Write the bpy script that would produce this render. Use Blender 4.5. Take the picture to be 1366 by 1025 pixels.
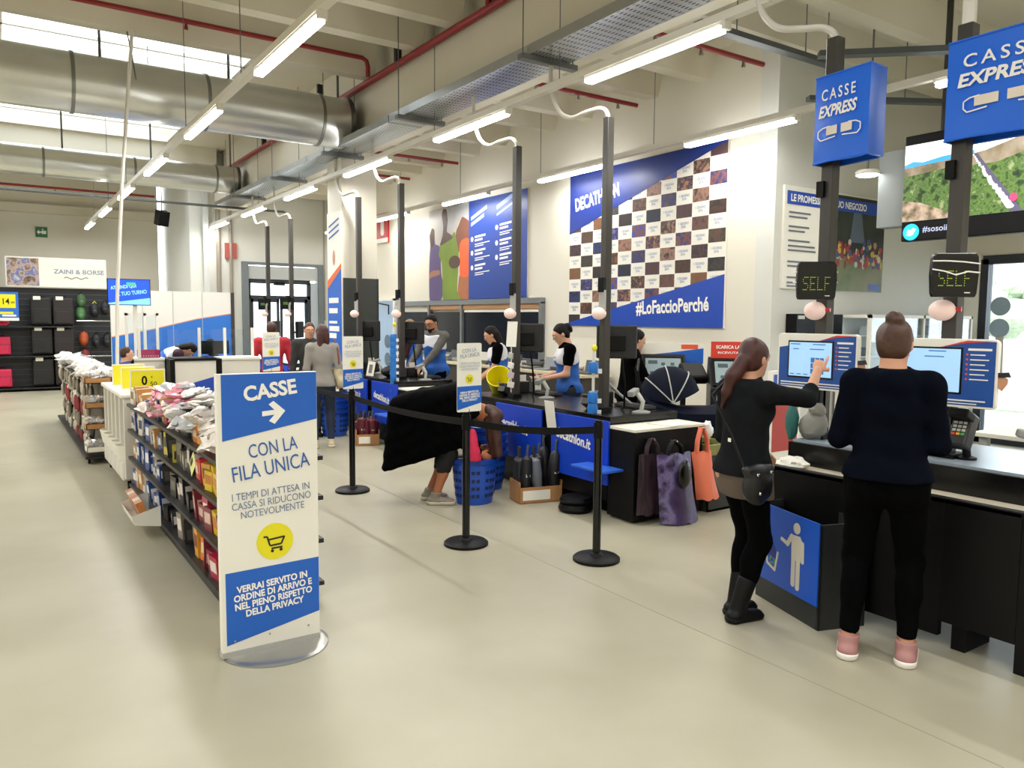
import bpy, math, random
import numpy as np
from mathutils import Vector, Matrix
random.seed(7)
R = math.radians
for o in list(bpy.data.objects): bpy.data.objects.remove(o)
scene = bpy.context.scene
COL = scene.collection

# ------------------------------------------------------------------ camera
cd = bpy.data.cameras.new('camera'); cam = bpy.data.objects.new('camera', cd); COL.objects.link(cam)
cd.sensor_width = 36; cd.lens = 1030 / 1366 * 36; cd.clip_start = .05; cd.clip_end = 300
YAW, PITCH, ROLL = R(33.95), R(4.85), R(.45)
fw = Vector((math.sin(YAW) * math.cos(PITCH), math.cos(YAW) * math.cos(PITCH), -math.sin(PITCH)))
rt = Vector((math.cos(YAW), -math.sin(YAW), 0)); up = rt.cross(fw)
rt2 = rt * math.cos(ROLL) + up * math.sin(ROLL); up2 = -rt * math.sin(ROLL) + up * math.cos(ROLL)
cm = Matrix.Identity(4)
for i in range(3): cm[i][0] = rt2[i]; cm[i][1] = up2[i]; cm[i][2] = -fw[i]; cm[i][3] = (0, 0, 1.68)[i]
cam.matrix_world = cm; scene.camera = cam

# ------------------------------------------------------------------ view, sky, daylight, lamps outside the frame
vs = scene.view_settings; vs.view_transform = 'Standard'; vs.look = 'None'; vs.gamma = 1; vs.use_curve_mapping = False
vs.exposure = 0.12
LAMP = 22.0; ROW_LAMP = 34.0; SKY = 5.0; FAR_LAMP = 34.0
w = bpy.data.worlds.new('overcast_sky'); scene.world = w; w.use_nodes = True
bg = w.node_tree.nodes['Background']; bg.inputs[0].default_value = (.86, .93, 1, 1); bg.inputs[1].default_value = SKY
scene.cycles.max_bounces = 8; scene.cycles.diffuse_bounces = 4; scene.cycles.glossy_bounces = 4
scene.cycles.transparent_max_bounces = 16; scene.cycles.caustics_reflective = False; scene.cycles.caustics_refractive = False
scene.cycles.use_denoising = True; scene.cycles.sample_clamp_indirect = 4
def area(name, loc, sx, sy, power, rot=(0, 0, 0), col=(1, .97, .92)):
    l = bpy.data.lights.new(name, 'AREA'); l.shape = 'RECTANGLE'; l.size = sx; l.size_y = sy; l.energy = power; l.color = col
    o = bpy.data.objects.new(name, l); COL.objects.link(o); o.location = loc; o.rotation_euler = rot; return o
# the lamp rows of the shop that hang behind and to the left of the camera
for lx in (-8.5, -5.3, -2.1, 1.98, 4.38, 6.95, 9.6):
    for ly in (-5.6, -2.7, .2):
        if lx < 9 or ly < 0: area('ceiling_lamp_light', (lx, ly, 3.72), .09, 1.5, FAR_LAMP)
for lx in (-8.5, -5.3, -2.1):
    for ly in (3.1, 6.0, 8.9, 11.8, 14.7, 17.6): area('ceiling_lamp_light', (lx, ly, 3.72), .09, 1.5, FAR_LAMP)

# ------------------------------------------------------------------ materials
def lin(h):
    if not isinstance(h, str): return h
    c = [int(h[i:i + 2], 16) / 255 for i in (0, 2, 4)]
    return tuple(x / 12.92 if x <= .04045 else ((x + .055) / 1.055) ** 2.4 for x in c)
MATS = {}
def M(hexc, rough=.5, metal=0., var=.06, scale=6., bump=0., emit=0., spec=.5, name=None, coat=0.):
    key = (hexc, rough, metal, var, scale, bump, emit, spec, coat)
    if key in MATS: return MATS[key]
    m = bpy.data.materials.new(name or 'surface_' + (hexc if isinstance(hexc, str) else 'mix')); m.use_nodes = True
    nt = m.node_tree; b = nt.nodes['Principled BSDF']; c = lin(hexc)
    b.inputs['Roughness'].default_value = rough; b.inputs['Metallic'].default_value = metal
    b.inputs['Specular IOR Level'].default_value = spec; b.inputs['Coat Weight'].default_value = coat
    if var or bump:
        tc = nt.nodes.new('ShaderNodeTexCoord'); nz = nt.nodes.new('ShaderNodeTexNoise'); nz.inputs['Scale'].default_value = scale; nz.inputs['Detail'].default_value = 4
        nt.links.new(tc.outputs['Object'], nz.inputs['Vector'])
    if var:
        mx = nt.nodes.new('ShaderNodeMix'); mx.data_type = 'RGBA'
        mx.inputs[6].default_value = tuple(x * (1 - var) for x in c) + (1,); mx.inputs[7].default_value = tuple(min(1, x * (1 + var)) for x in c) + (1,)
        nt.links.new(nz.outputs['Fac'], mx.inputs[0]); nt.links.new(mx.outputs[2], b.inputs['Base Color'])
        if emit: nt.links.new(mx.outputs[2], b.inputs['Emission Color'])
    else:
        b.inputs['Base Color'].default_value = c + (1,); b.inputs['Emission Color'].default_value = c + (1,)
    b.inputs['Emission Strength'].default_value = emit
    if bump:
        bp = nt.nodes.new('ShaderNodeBump'); bp.inputs['Strength'].default_value = bump; bp.inputs['Distance'].default_value = .01
        nt.links.new(nz.outputs['Fac'], bp.inputs['Height']); nt.links.new(bp.outputs[0], b.inputs['Normal'])
    MATS[key] = m; return m
def ramp_mat(name, stops, scale, rough=.5, metal=0, detail=6, vec='Object', stretch=(1, 1, 1), bump=0, emit=0, kind='noise', interp='LINEAR'):
    m = bpy.data.materials.new(name); m.use_nodes = True; nt = m.node_tree; b = nt.nodes['Principled BSDF']
    tc = nt.nodes.new('ShaderNodeTexCoord'); mp = nt.nodes.new('ShaderNodeMapping'); mp.inputs['Scale'].default_value = stretch
    nt.links.new(tc.outputs[vec], mp.inputs[0])
    if kind == 'noise':
        t = nt.nodes.new('ShaderNodeTexNoise'); t.inputs['Detail'].default_value = detail; out = t.outputs['Fac']
    elif kind == 'voronoi':
        t = nt.nodes.new('ShaderNodeTexVoronoi'); out = t.outputs['Color']
    else:
        t = nt.nodes.new('ShaderNodeTexWave'); t.inputs['Distortion'].default_value = 1.2; out = t.outputs['Fac']
    t.inputs['Scale'].default_value = scale; nt.links.new(mp.outputs[0], t.inputs['Vector'])
    cr = nt.nodes.new('ShaderNodeValToRGB'); cr.color_ramp.interpolation = interp
    e = cr.color_ramp.elements
    while len(e) > 1: e.remove(e[0])
    e[0].position = stops[0][0]; e[0].color = lin(stops[0][1]) + (1,)
    for p, c in stops[1:]: q = e.new(p); q.color = lin(c) + (1,)
    nt.links.new(out, cr.inputs[0]); nt.links.new(cr.outputs[0], b.inputs['Base Color'])
    b.inputs['Roughness'].default_value = rough; b.inputs['Metallic'].default_value = metal
    if emit: nt.links.new(cr.outputs[0], b.inputs['Emission Color']); b.inputs['Emission Strength'].default_value = emit
    if bump:
        bp = nt.nodes.new('ShaderNodeBump'); bp.inputs['Strength'].default_value = bump; bp.inputs['Distance'].default_value = .01
        nt.links.new(out if kind != 'voronoi' else t.outputs['Distance'], bp.inputs['Height']); nt.links.new(bp.outputs[0], b.inputs['Normal'])
    return m
def glass(name='clear_glass', tint=(.95, .98, 1), fac=.1, rough=.02):
    m = bpy.data.materials.new(name); m.use_nodes = True; nt = m.node_tree; nt.nodes.clear()
    o = nt.nodes.new('ShaderNodeOutputMaterial'); mx = nt.nodes.new('ShaderNodeMixShader'); t = nt.nodes.new('ShaderNodeBsdfTransparent'); g = nt.nodes.new('ShaderNodeBsdfGlossy')
    f = nt.nodes.new('ShaderNodeLayerWeight'); f.inputs[0].default_value = .25; mu = nt.nodes.new('ShaderNodeMath'); mu.operation = 'MULTIPLY'; mu.inputs[1].default_value = .45; ad = nt.nodes.new('ShaderNodeMath'); ad.operation = 'ADD'; ad.inputs[1].default_value = fac * .3
    t.inputs[0].default_value = tint + (1,); g.inputs['Roughness'].default_value = rough
    nt.links.new(f.outputs['Facing'], mu.inputs[0]); nt.links.new(mu.outputs[0], ad.inputs[0]); nt.links.new(ad.outputs[0], mx.inputs[0]); nt.links.new(t.outputs[0], mx.inputs[1]); nt.links.new(g.outputs[0], mx.inputs[2]); nt.links.new(mx.outputs[0], o.inputs[0])
    return m
BLUE = M('1D62C4', .42, var=.03); DBLUE = M('0F3FC0', .4, var=.03); WHITE = M('EFECE0', .5, var=.02); BLACK = M('060607', .5, var=.1, bump=.03, scale=60, spec=.22)
GBLK = M('060607', .25, var=.05); DGREY = M('2B2C2A', .5, var=.05); MGREY = M('6A6C6A', .5); CREAM = M('E9E4D4', .6, var=.02); YEL = M('EADF1C', .45, var=.03)
RED = M('8E2428', .4, var=.08); STEEL = M('B9BCBC', .3, 1., var=.1, scale=3); CHROME = M('D0D0D0', .15, 1.); TWHITE = M('F6F4EC', .5, var=0.0); TBLUE = M('2E5FA8', .5, var=0.0)
POLE = M('3A3733', .3, var=.05); WPLAS = M('DEDAD0', .4, var=.03); GLASS = glass(); SKIN = M('C79273', .55, var=.05, scale=20); KRAFT = M('B08050', .75, var=.08, bump=.1, scale=20)

# ------------------------------------------------------------------ mesh builder
OFF = {}
def off(p): return OFF.get(p.name, Vector((0, 0, 0))) if p else Vector((0, 0, 0))
def tag(o, label=None, cat=None, group=None, kind=None):
    if label: o['label'] = label
    if cat: o['category'] = cat
    if group: o['group'] = group
    if kind: o['kind'] = kind
    return o
def T(name, label, cat, loc, rotz=0, group=None, world=True):
    o = bpy.data.objects.new(name, None); COL.objects.link(o); o.location = loc; o.rotation_euler = (0, 0, rotz); o.empty_display_size = .1
    if world: OFF[o.name] = Vector(loc)
    return tag(o, label, cat, group)
class MB:
    def __init__(s): s.v = []; s.f = []; s.m = []
    def add(s, vs, fs, m=0):
        n = len(s.v); s.v += [tuple(x) for x in vs]; s.f += [tuple(i + n for i in f) for f in fs]; s.m += [m] * len(fs); return s
    def box(s, x0, x1, y0, y1, z0, z1, m=0):
        return s.add([(x, y, z) for x in (x0, x1) for y in (y0, y1) for z in (z0, z1)], [(0, 1, 3, 2), (4, 6, 7, 5), (0, 4, 5, 1), (2, 3, 7, 6), (0, 2, 6, 4), (1, 5, 7, 3)], m)
    def obox(s, c, size, rz=0, rx=0, ry=0, m=0):
        Rm = Matrix.Rotation(rz, 3, 'Z') @ Matrix.Rotation(ry, 3, 'Y') @ Matrix.Rotation(rx, 3, 'X'); c = Vector(c)
        return s.add([c + Rm @ Vector((x * size[0] / 2, y * size[1] / 2, z * size[2] / 2)) for x in (-1, 1) for y in (-1, 1) for z in (-1, 1)], [(0, 1, 3, 2), (4, 6, 7, 5), (0, 4, 5, 1), (2, 3, 7, 6), (0, 2, 6, 4), (1, 5, 7, 3)], m)
    def cyl(s, p0, p1, r0, r1=None, n=14, m=0, caps=True):
        r1 = r0 if r1 is None else r1; p0 = Vector(p0); p1 = Vector(p1); d = (p1 - p0).normalized()
        a = d.orthogonal().normalized(); b = d.cross(a); vs = []
        for p, r in ((p0, r0), (p1, r1)):
            for i in range(n): t = 2 * math.pi * i / n; vs.append(p + a * r * math.cos(t) + b * r * math.sin(t))
        fs = [(i, (i + 1) % n, n + (i + 1) % n, n + i) for i in range(n)]
        if caps: fs += [tuple(range(n - 1, -1, -1)), tuple(range(n, 2 * n))]
        return s.add(vs, fs, m)
    def tube(s, pts, r, n=8, m=0, sm=0):
        pts = [Vector(p) for p in pts]; vs = []; a = None
        if sm:
            q = [pts[0]] + pts + [pts[-1]]; pts = []
            for i in range(1, len(q) - 2):
                for k in range(sm):
                    t = k / sm; p0, p1, p2, p3 = q[i - 1:i + 3]; pts.append(.5 * (2 * p1 + (p2 - p0) * t + (2 * p0 - 5 * p1 + 4 * p2 - p3) * t * t + (3 * p1 - p0 - 3 * p2 + p3) * t ** 3))
            pts.append(q[-1])
        for i, p in enumerate(pts):
            d = (pts[min(i + 1, len(pts) - 1)] - pts[max(i - 1, 0)]).normalized()
            a = (d.orthogonal() if a is None else a - d * a.dot(d)).normalized(); b = d.cross(a)
            rr = r[i] if isinstance(r, (list, tuple)) else r
            for k in range(n): t = 2 * math.pi * k / n; vs.append(p + a * rr * math.cos(t) + b * rr * math.sin(t))
        fs = [(i * n + k, i * n + (k + 1) % n, (i + 1) * n + (k + 1) % n, (i + 1) * n + k) for i in range(len(pts) - 1) for k in range(n)]
        L = len(pts) - 1; fs += [tuple(range(n - 1, -1, -1)), tuple(L * n + k for k in range(n))]
        return s.add(vs, fs, m)
    def lathe(s, prof, c=(0, 0, 0), n=20, m=0, sx=1, sy=1):
        vs = []; c = Vector(c)
        for r, z in prof:
            for k in range(n): t = 2 * math.pi * k / n; vs.append(c + Vector((r * sx * math.cos(t), r * sy * math.sin(t), z)))
        fs = [(i * n + k, i * n + (k + 1) % n, (i + 1) * n + (k + 1) % n, (i + 1) * n + k) for i in range(len(prof) - 1) for k in range(n)]
        if prof[0][0] > 1e-4: fs.append(tuple(range(n - 1, -1, -1)))
        if prof[-1][0] > 1e-4: fs.append(tuple((len(prof) - 1) * n + k for k in range(n)))
        return s.add(vs, fs, m)
    def plate(s, pts, pl, t=.002, o=0., m=0):     # flat polygon (a,b) on plane pl=(origin,u,v), raised o..o+t along the normal
        O, u, v = [Vector(x) for x in pl]; n = u.cross(v).normalized(); k = len(pts)
        vs = [O + u * a + v * b + n * o for a, b in pts] + [O + u * a + v * b + n * (o + t) for a, b in pts]
        fs = [tuple(range(k, 2 * k)), tuple(range(k - 1, -1, -1))] + [(i, (i + 1) % k, k + (i + 1) % k, k + i) for i in range(k)]
        return s.add(vs, fs, m)
    def blob(s, c, r, n=10, m=0, jit=0., rz=0):
        c = Vector(c); prof = []; vs = []; L = max(4, n // 2 + 1); cz, sz = math.cos(rz), math.sin(rz)
        for i in range(L + 1):
            a = math.pi * i / L - math.pi / 2
            for k in range(n):
                t = 2 * math.pi * k / n; j = 1 + (random.uniform(-jit, jit) if 0 < i < L else 0)
                x, y = r[0] * math.cos(a) * math.cos(t) * j, r[1] * math.cos(a) * math.sin(t) * j
                vs.append(c + Vector((x * cz - y * sz, x * sz + y * cz, r[2] * math.sin(a) * j)))
        return s.add(vs, [(i * n + k, i * n + (k + 1) % n, (i + 1) * n + (k + 1) % n, (i + 1) * n + k) for i in range(L) for k in range(n)], m)
    def build(s, name, mat, parent=None, smooth=False, bevel=0., loc=None, solid=0.):
        me = bpy.data.meshes.new(name); d = off(parent) if parent else (Vector(loc) if loc else Vector((0, 0, 0)))
        me.from_pydata([tuple(Vector(v) - d) for v in s.v], [], s.f)
        for mm in (mat if isinstance(mat, (list, tuple)) else [mat]): me.materials.append(mm)
        if isinstance(mat, (list, tuple)): me.polygons.foreach_set('material_index', s.m)
        if smooth:
            me.polygons.foreach_set('use_smooth', [True] * len(me.polygons))
            try: me.set_sharp_from_angle(angle=R(40))
            except Exception: pass
        me.update(); o = bpy.data.objects.new(name, me); COL.objects.link(o)
        if parent: o.parent = parent; OFF[o.name] = d
        elif loc: o.location = loc
        if bevel:
            b = o.modifiers.new('bevel', 'BEVEL'); b.width = bevel; b.segments = 2; b.limit_method = 'ANGLE'
        return o
def dup(o, parent=None, loc=None, rotz=None):
    c = o.copy(); COL.objects.link(c)
    if parent: c.parent = parent
    if loc is not None: c.location = loc
    if rotz is not None: c.rotation_euler = (0, 0, rotz)
    for ch in KIDS.get(o.name, list(o.children)): dup(ch, c)
    return c
KIDS = {}
def ell(cx, cy, rx, ry=None, n=24, a0=0, a1=360): 
    ry = ry or rx; return [(cx + rx * math.cos(R(a0 + (a1 - a0) * i / n)), cy + ry * math.sin(R(a0 + (a1 - a0) * i / n))) for i in range(n)]
def rect(a0, b0, a1, b1): return [(a0, b0), (a1, b0), (a1, b1), (a0, b1)]
def rrect(a0, b0, a1, b1, r):
    p = []
    for cx, cy, s in ((a1 - r, b0 + r, -90), (a1 - r, b1 - r, 0), (a0 + r, b1 - r, 90), (a0 + r, b0 + r, 180)):
        p += [(cx + r * math.cos(R(s + 22.5 * i)), cy + r * math.sin(R(s + 22.5 * i))) for i in range(5)]
    return p
TCACHE = {}
def text(body, pl, a, b, wd, ht, mat, parent, ang=0, shear=0., bold=.0, o=.003, t=.0015, name='lettering', space=1.0):
    """lettering centred on (a,b) of a plane, fitted to wd x ht, turned by ang degrees"""
    key = (body, bold, space)
    if key not in TCACHE:
        c = bpy.data.curves.new('t', 'FONT'); c.body = body; c.size = 1; c.offset = bold; c.resolution_u = 3; c.align_x = 'CENTER'; c.space_line = .92; c.space_character = space
        ob = bpy.data.objects.new('t', c); COL.objects.link(ob); bpy.context.view_layer.update()
        me = bpy.data.meshes.new_from_object(ob.evaluated_get(bpy.context.evaluated_depsgraph_get()))
        n = len(me.vertices); co = np.empty(n * 3); me.vertices.foreach_get('co', co); co = co.reshape(-1, 3)
        TCACHE[key] = (co[:, :2].copy(), [tuple(p.vertices) for p in me.polygons])
        bpy.data.objects.remove(ob); bpy.data.meshes.remove(me); bpy.data.curves.remove(c)
    co, fs = TCACHE[key]; lo, hi = co.min(0), co.max(0); q = (co - (lo + hi) / 2) / (hi - lo) * np.array([wd, ht])
    q[:, 0] += q[:, 1] * shear; ca, sa = math.cos(R(ang)), math.sin(R(ang))
    x = q[:, 0] * ca - q[:, 1] * sa + a; y = q[:, 0] * sa + q[:, 1] * ca + b
    O, u, v = [Vector(z) for z in pl]; n = u.cross(v).normalized()
    mb = MB(); mb.add([O + u * float(i) + v * float(j) + n * (o + t) for i, j in zip(x, y)], fs)
    return mb.build(name, mat, parent)
XR = (0, -1, 0)   # "right" on a wall that faces -X
Z = (0, 0, 1)
def plX(x, y, z): return ((x, y, z), XR, Z)
def plY(x, y, z): return ((x, y, z), (1, 0, 0), Z)
def st(o, label=None): o['kind'] = 'structure'; return o
# ================================================================== THE SETTING
floor_m = ramp_mat('polished_concrete', [(.3, '9E9882'), (.5, 'A8A28C'), (.7, 'B1AC97')], .9, rough=.38, detail=8)
_b = floor_m.node_tree.nodes['Principled BSDF']; _b.inputs['Specular IOR Level'].default_value = .35
wall_m = M('E2DDCE', .75, var=.02, scale=1.2, bump=.03); conc_m = M('D8D2C0', .8, var=.05, scale=1.5, bump=.05); pale_m = M('D8D8D0', .7, var=.02)
sh = T_ = None
floor = st(MB().box(-14, 13, -8, 24, -.3, 0).build('floor', floor_m))
jb = M('85826F', .8)
for x in (-2.9, 3.11, 6.1): MB().box(x - .002, x + .002, -8, 19.3, 0, .0006).build('joint', jb, floor)
for y in (-2, 10.3, 16.3): MB().box(-14, 7.4, y - .003, y + .003, 0, .0006).build('joint', jb, floor)
st(MB().box(-40, 40, 24, 60, -.35, -.02).box(13, 60, -40, 60, -.35, -.02).build('ground', M('A8A8A0', .9, var=.1, scale=.4)))
wr = st(MB().box(7.4, 7.7, 5.95, 19.4, 0, 5.55).build('wall_right', wall_m))
wf = st(MB().box(7.4, 11.5, 5.7, 5.95, 0, 5.55).build('wall_front', pale_m))
we = MB(); we.box(11.5, 11.75, 5.4, 5.95, 0, 5.55); we.box(11.5, 11.75, .2, 5.4, 2.6, 5.55); we.box(11.5, 11.75, -8, .2, 0, 5.55)
st(we.build('wall_outer', wall_m))
st(MB().box(-14, 3.75, 22.4, 22.7, 0, 5.55).build('wall_back', wall_m))
wb = MB(); wb.box(3.75, 4.95, 18.5, 18.8, 0, 5.55); wb.box(6.72, 7.7, 18.5, 18.8, 0, 5.55); wb.box(4.95, 6.72, 18.5, 18.8, 2.95, 5.55); wb.box(3.75, 4.0, 18.8, 21.8, 0, 5.55)
st(wb.build('wall_entrance', pale_m))
st(MB().box(-14.3, -14, -8, 22.7, 0, 5.55).build('wall_left', wall_m)); st(MB().box(-14.3, 11.75, -8.3, -8, 0, 5.55).build('wall_behind', wall_m))
# ceiling: ribbed concrete slabs with long skylights left of the girder
ce = MB(); zt, zb = 5.85, 5.55
sky = [(2.0, 3.3), (11.9, 14.0), (16.9, 18.9), (-3.4, -2.1)]
y0 = -8.3
for a, b in sorted(sky): ce.box(-14.3, 4.7, y0, a, zb, zt); y0 = b
ce.box(-14.3, 4.7, y0, 22.7, zb, zt)
for a, b in sky: ce.box(-14.3, -12.5, a, b, zb, zt); ce.box(3.5, 4.7, a, b, zb, zt)
ce.box(4.7, 5.0, -8.3, 22.7, 4.9, zt); ce.box(5.0, 11.75, -8.3, 22.7, 4.92, zt)
ceil = st(ce.build('ceiling', conc_m))
def rib(x0, x1, y, zl=4.95, w=.1, top=.24, zb=zb):
    b = MB(); P = [(y - w, zl), (y + w, zl), (y + top, zb), (y - top, zb)]
    b.add([(x, py, pz) for x in (x0, x1) for py, pz in P], [(3, 2, 1, 0), (4, 5, 6, 7), (0, 1, 5, 4), (1, 2, 6, 5), (2, 3, 7, 6), (3, 0, 4, 7)]); b.build('rib', conc_m, ceil)
RY = [-6.5, -5.5, -4, -1.6, .3, 1.3, 3.7, 5.45, 6.4, 7.84, 8.77, 10.2, 11.2, 12.4, 14.2, 15.5, 16.6, 19.25, 20.3]
for y in RY:
    if y not in (11.2, 12.4, 15.5, 16.6): rib(-14, 4.5, y)
for k in range(-5, 7):
    for y in (4.55 + 2.25 * k, 5.45 + 2.25 * k):
        if -7.5 < y < 19.3: rib(5.0, 7.4 if y > 5.8 else 11.5, y, 4.6, .09, .2, 4.93)
for a, b in sky:                                                # skylight frames and opal panes
    fr = MB(); ym = a + (b - a) * .38
    fr.box(-12.5, 3.5, a - .03, a + .01, zb - .01, zb + .06); fr.box(-12.5, 3.5, b - .01, b + .03, zb - .01, zb + .06); fr.box(-12.5, 3.5, ym - .03, ym + .03, 5.56, 5.6)
    for x in (-12.5, -9.4, -6.2, -3, .2, 3.42): fr.box(x, x + .08, a, b, 5.56, 5.6)
    s = T('skylight', 'long rooftop skylight between the concrete ribs', None, (-4.5, a, zb)); st(s)
    fr.build('frame', WPLAS, s); MB().box(-12.5, 3.5, a, b, 5.6, 5.61).build('pane', glass('skylight_glass', (1, 1, 1), 0), s)
gd = st(MB().box(4.5, 5.0, -8, 19.4, 4.2, 4.95).build('trim_1', conc_m)); gd['label'] = 'long concrete girder carrying the ceiling ribs'
# a row of concrete on the far side under ceiling
st(MB().box(-14, 3.75, 22.15, 22.4, 4.15, 4.35).build('trim_2', conc_m))
# square column with grey cladding and a narrow poster
col = T('trim_3', 'square cream column with dark grey lower cladding', None, (4.77, 11.6, 0)); st(col)
MB().box(4.48, 5.05, 11.32, 11.9, 0, 4.2).build('shaft', wall_m, col)
MB().box(4.49, 5.06, 11.3, 11.32, 0, 2.28).box(5.05, 5.07, 11.3, 11.9, 0, 2.28).build('cladding', M('3A3E3A', .5), col)
pc = MB(); pl = plX(4.48, 11.9, 0)
cp = MB().box(4.465, 4.48, 11.32, 11.9, .1, 3.3).build('poster', WHITE, col)
MB().plate([(0, .1), (.58, .1), (.58, 2.42), (0, 2.12)], plX(4.465, 11.9, 0), .002, 0).build('blue_field', BLUE, cp)
MB().plate([(0, 2.12), (.58, 2.42), (.58, 2.5), (0, 2.25)], plX(4.465, 11.9, 0), .003, 0).build('orange_band', M('E0703A', .5), cp)
for i, (b, wd) in enumerate([(1.9, .4), (1.74, .36), (1.58, .34), (1.46, .42), (1.35, .3), (1.22, .36), (.95, .4), (.8, .3), (.66, .38), (.52, .4)]):
    MB().plate(rect(.06, b, .06 + wd, b + (.08 if i % 3 < 2 else .04)), plX(4.462, 11.9, 0), .001).build('text_line', TWHITE, cp)
for i, b in enumerate((2.95, 3.04, 3.13)): MB().plate([(.08, b - .06), (.5, b + .04), (.5, b + .07), (.08, b - .03)], plX(4.462, 11.9, 0), .001).build('text_line', TBLUE, cp)
MB().plate(ell(.28, 2.6, .05, .12), plX(4.462, 11.9, 0), .001).build('figure_print', M('C88F7A', .5), cp)
SHIFT0 = set(o.name for o in bpy.data.objects)
# entrance door with roller shutter box
dr = T('door_1', 'glazed double entrance door under a grey shutter box', None, (5.8, 18.5, 0)); st(dr)
DK = M('2C3138', .45, var=.05)
f = MB(); f.box(4.95, 6.72, 18.42, 18.5, 2.88, 2.95); f.box(4.86, 5.0, 18.4, 18.5, 0, 2.95); f.box(6.67, 6.8, 18.4, 18.5, 0, 2.95); f.build('outer_frame', M('6A7276', .5), dr)
MB().box(5.0, 6.67, 18.45, 18.7, 2.56, 2.86).build('shutter_box', M('B4B8B8', .4), dr)
f = MB(); f.box(5.0, 6.5, 18.5, 18.58, 2.46, 2.56); f.box(5.0, 6.5, 18.5, 18.58, 2.1, 2.18); f.box(5.0, 5.07, 18.5, 18.58, 0, 2.5); f.box(6.42, 6.5, 18.5, 18.58, 0, 2.5); f.build('door_frame', DK, dr)
MB().box(6.5, 6.67, 18.46, 18.6, 0, 2.5).build('side_panel', M('AEB8C0', .3), dr)
for x0, x1 in ((5.07, 5.74), (5.76, 6.42)):
    lf = MB(); lf.box(x0, x0 + .06, 18.52, 18.57, 0, 2.1); lf.box(x1 - .06, x1, 18.52, 18.57, 0, 2.1); lf.box(x0, x1, 18.52, 18.57, 0, .12); lf.box(x0, x1, 18.52, 18.57, 2.02, 2.1); lf.box(x0, x1, 18.53, 18.56, .95, 1.0)
    lf = lf.build('door_leaf', DK, dr); MB().box(x0 + .06, x1 - .06, 18.54, 18.55, .12, 2.02).build('pane', GLASS, lf)
MB().box(5.07, 6.42, 18.54, 18.55, 2.18, 2.46).build('transom_pane', GLASS, dr)
MB().box(5.6, 5.85, 18.4, 18.5, 2.42, 2.5).build('sensor', BLACK, dr)
SHIFT = [o for o in bpy.data.objects if o.name not in SHIFT0] + [bpy.data.objects['wall_entrance']]
# glass front of the shop at the far right
gw = T('window_1', 'tall glazed shop front door beside the counters', None, (11.5, 4, 0)); st(gw)
f = MB()
for y in (5.32, 4.3, 3.2, 2.1, .25): f.box(11.48, 11.62, y - .05, y + .05, 0, 2.55)
f.box(11.48, 11.62, .2, 5.35, 2.48, 2.6); f.box(11.48, 11.62, .2, 5.35, 0, .1); f.build('window_frame', DK, gw)
for y0, y1 in ((4.35, 5.27), (3.25, 4.25), (2.15, 3.15), (.3, 2.05)): MB().box(11.54, 11.55, y0, y1, .1, 2.48).build('pane', GLASS, gw)
MB().box(11.46, 11.5, 5.37, 5.62, 0, 2.62).build('jamb', WHITE, gw)
for z in (1.6, 1.9): MB().plate(ell(.16, z, .13), plX(11.53, 5.27, 0), .001).build('round_sticker', M('9FB4C4', .5), gw)
# dark-glazed office strip and light blue door on the right wall
ow = T('window_2', 'dark office window strip in the right wall', None, (7.35, 12.6, 1)); st(ow)
f = MB(); FR = M('7E8284', .35, .3); f.box(7.3, 7.4, 10.05, 15.4, 1.93, 2.02); f.box(7.3, 7.4, 10.05, 15.4, .95, 1.02)
for y in (10.08, 12.6, 13.9, 15.35): f.box(7.31, 7.4, y - .03, y + .03, 1.0, 1.95)
f.build('window_frame', FR, ow); OG = M('1C222B', .12, var=.3, scale=1.5)
for y0, y1 in ((10.11, 12.57), (12.63, 13.87), (13.93, 15.32)): 
    p = MB().box(7.36, 7.38, y0, y1, 1.02, 1.8).build('pane', OG, ow)
MB().box(7.34, 7.38, 10.11, 13.87, 1.84, 1.93).build('wooden_slat', M('B5885F', .6), ow); MB().box(7.33, 7.38, 10.11, 12.5, 1.79, 1.83).build('blind_rail', WHITE, ow)
d2 = T('door_2', 'light blue door beside the office windows', None, (7.38, 16.2, 0)); st(d2)
MB().box(7.34, 7.4, 15.6, 16.65, 0, 2.05).build('leaf', M('9DB6D2', .4), d2); MB().box(7.33, 7.4, 15.52, 15.6, 0, 2.1).box(7.33, 7.4, 16.65, 16.74, 0, 2.1).box(7.33, 7.4, 15.52, 16.74, 2.05, 2.12).build('frame', WHITE, d2)
for z in (1.15, .75): MB().plate(ell(.75, z, .15), plX(7.335, 16.65, 0), .002).build('disc', M('4A5E6E', .4), d2)
MB().tube([(7.3, 15.75, 1.75), (7.3, 15.75, 1.95), (7.32, 16.3, 2.0)], .015).build('door_closer', BLACK, d2)
SHIFT0 = set(o.name for o in bpy.data.objects)
# vertical pipes and a post on the entrance wall
for x, r, c in ((4.35, .05, 'thick'), (4.62, .035, 'thinner')): o = MB().cyl((x, 18.44, 0), (x, 18.44, 4.8), r).build('wall_pipe', M('8E8478', .5), smooth=True); tag(o, c + ' brown vertical pipe on the entrance wall left of the door', 'pipe')
o = MB().box(4.02, 4.14, 18.4, 18.5, 0, 4.6).build('trim_4', M('C9CBC8', .6)); st(o)
for i, x in enumerate((6.85, 7.0, 7.15)):
    o = MB().cyl((x, 18.46, 1.6 + .3 * i), (x, 18.46, 4.7), .02).build('conduit', M('A9A698', .5)); tag(o, ['nearest to the door,', 'middle', 'rightmost'][i] + ' thin vertical conduit right of the entrance door', 'conduit', 'conduits right of the entrance door')
o = MB().box(4.5, 4.75, 18.42, 18.5, 3.0, 3.35).build('alarm_box', M('9A4A44', .5)); 
tag(o, 'small red alarm unit high on the entrance wall', 'alarm')

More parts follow.
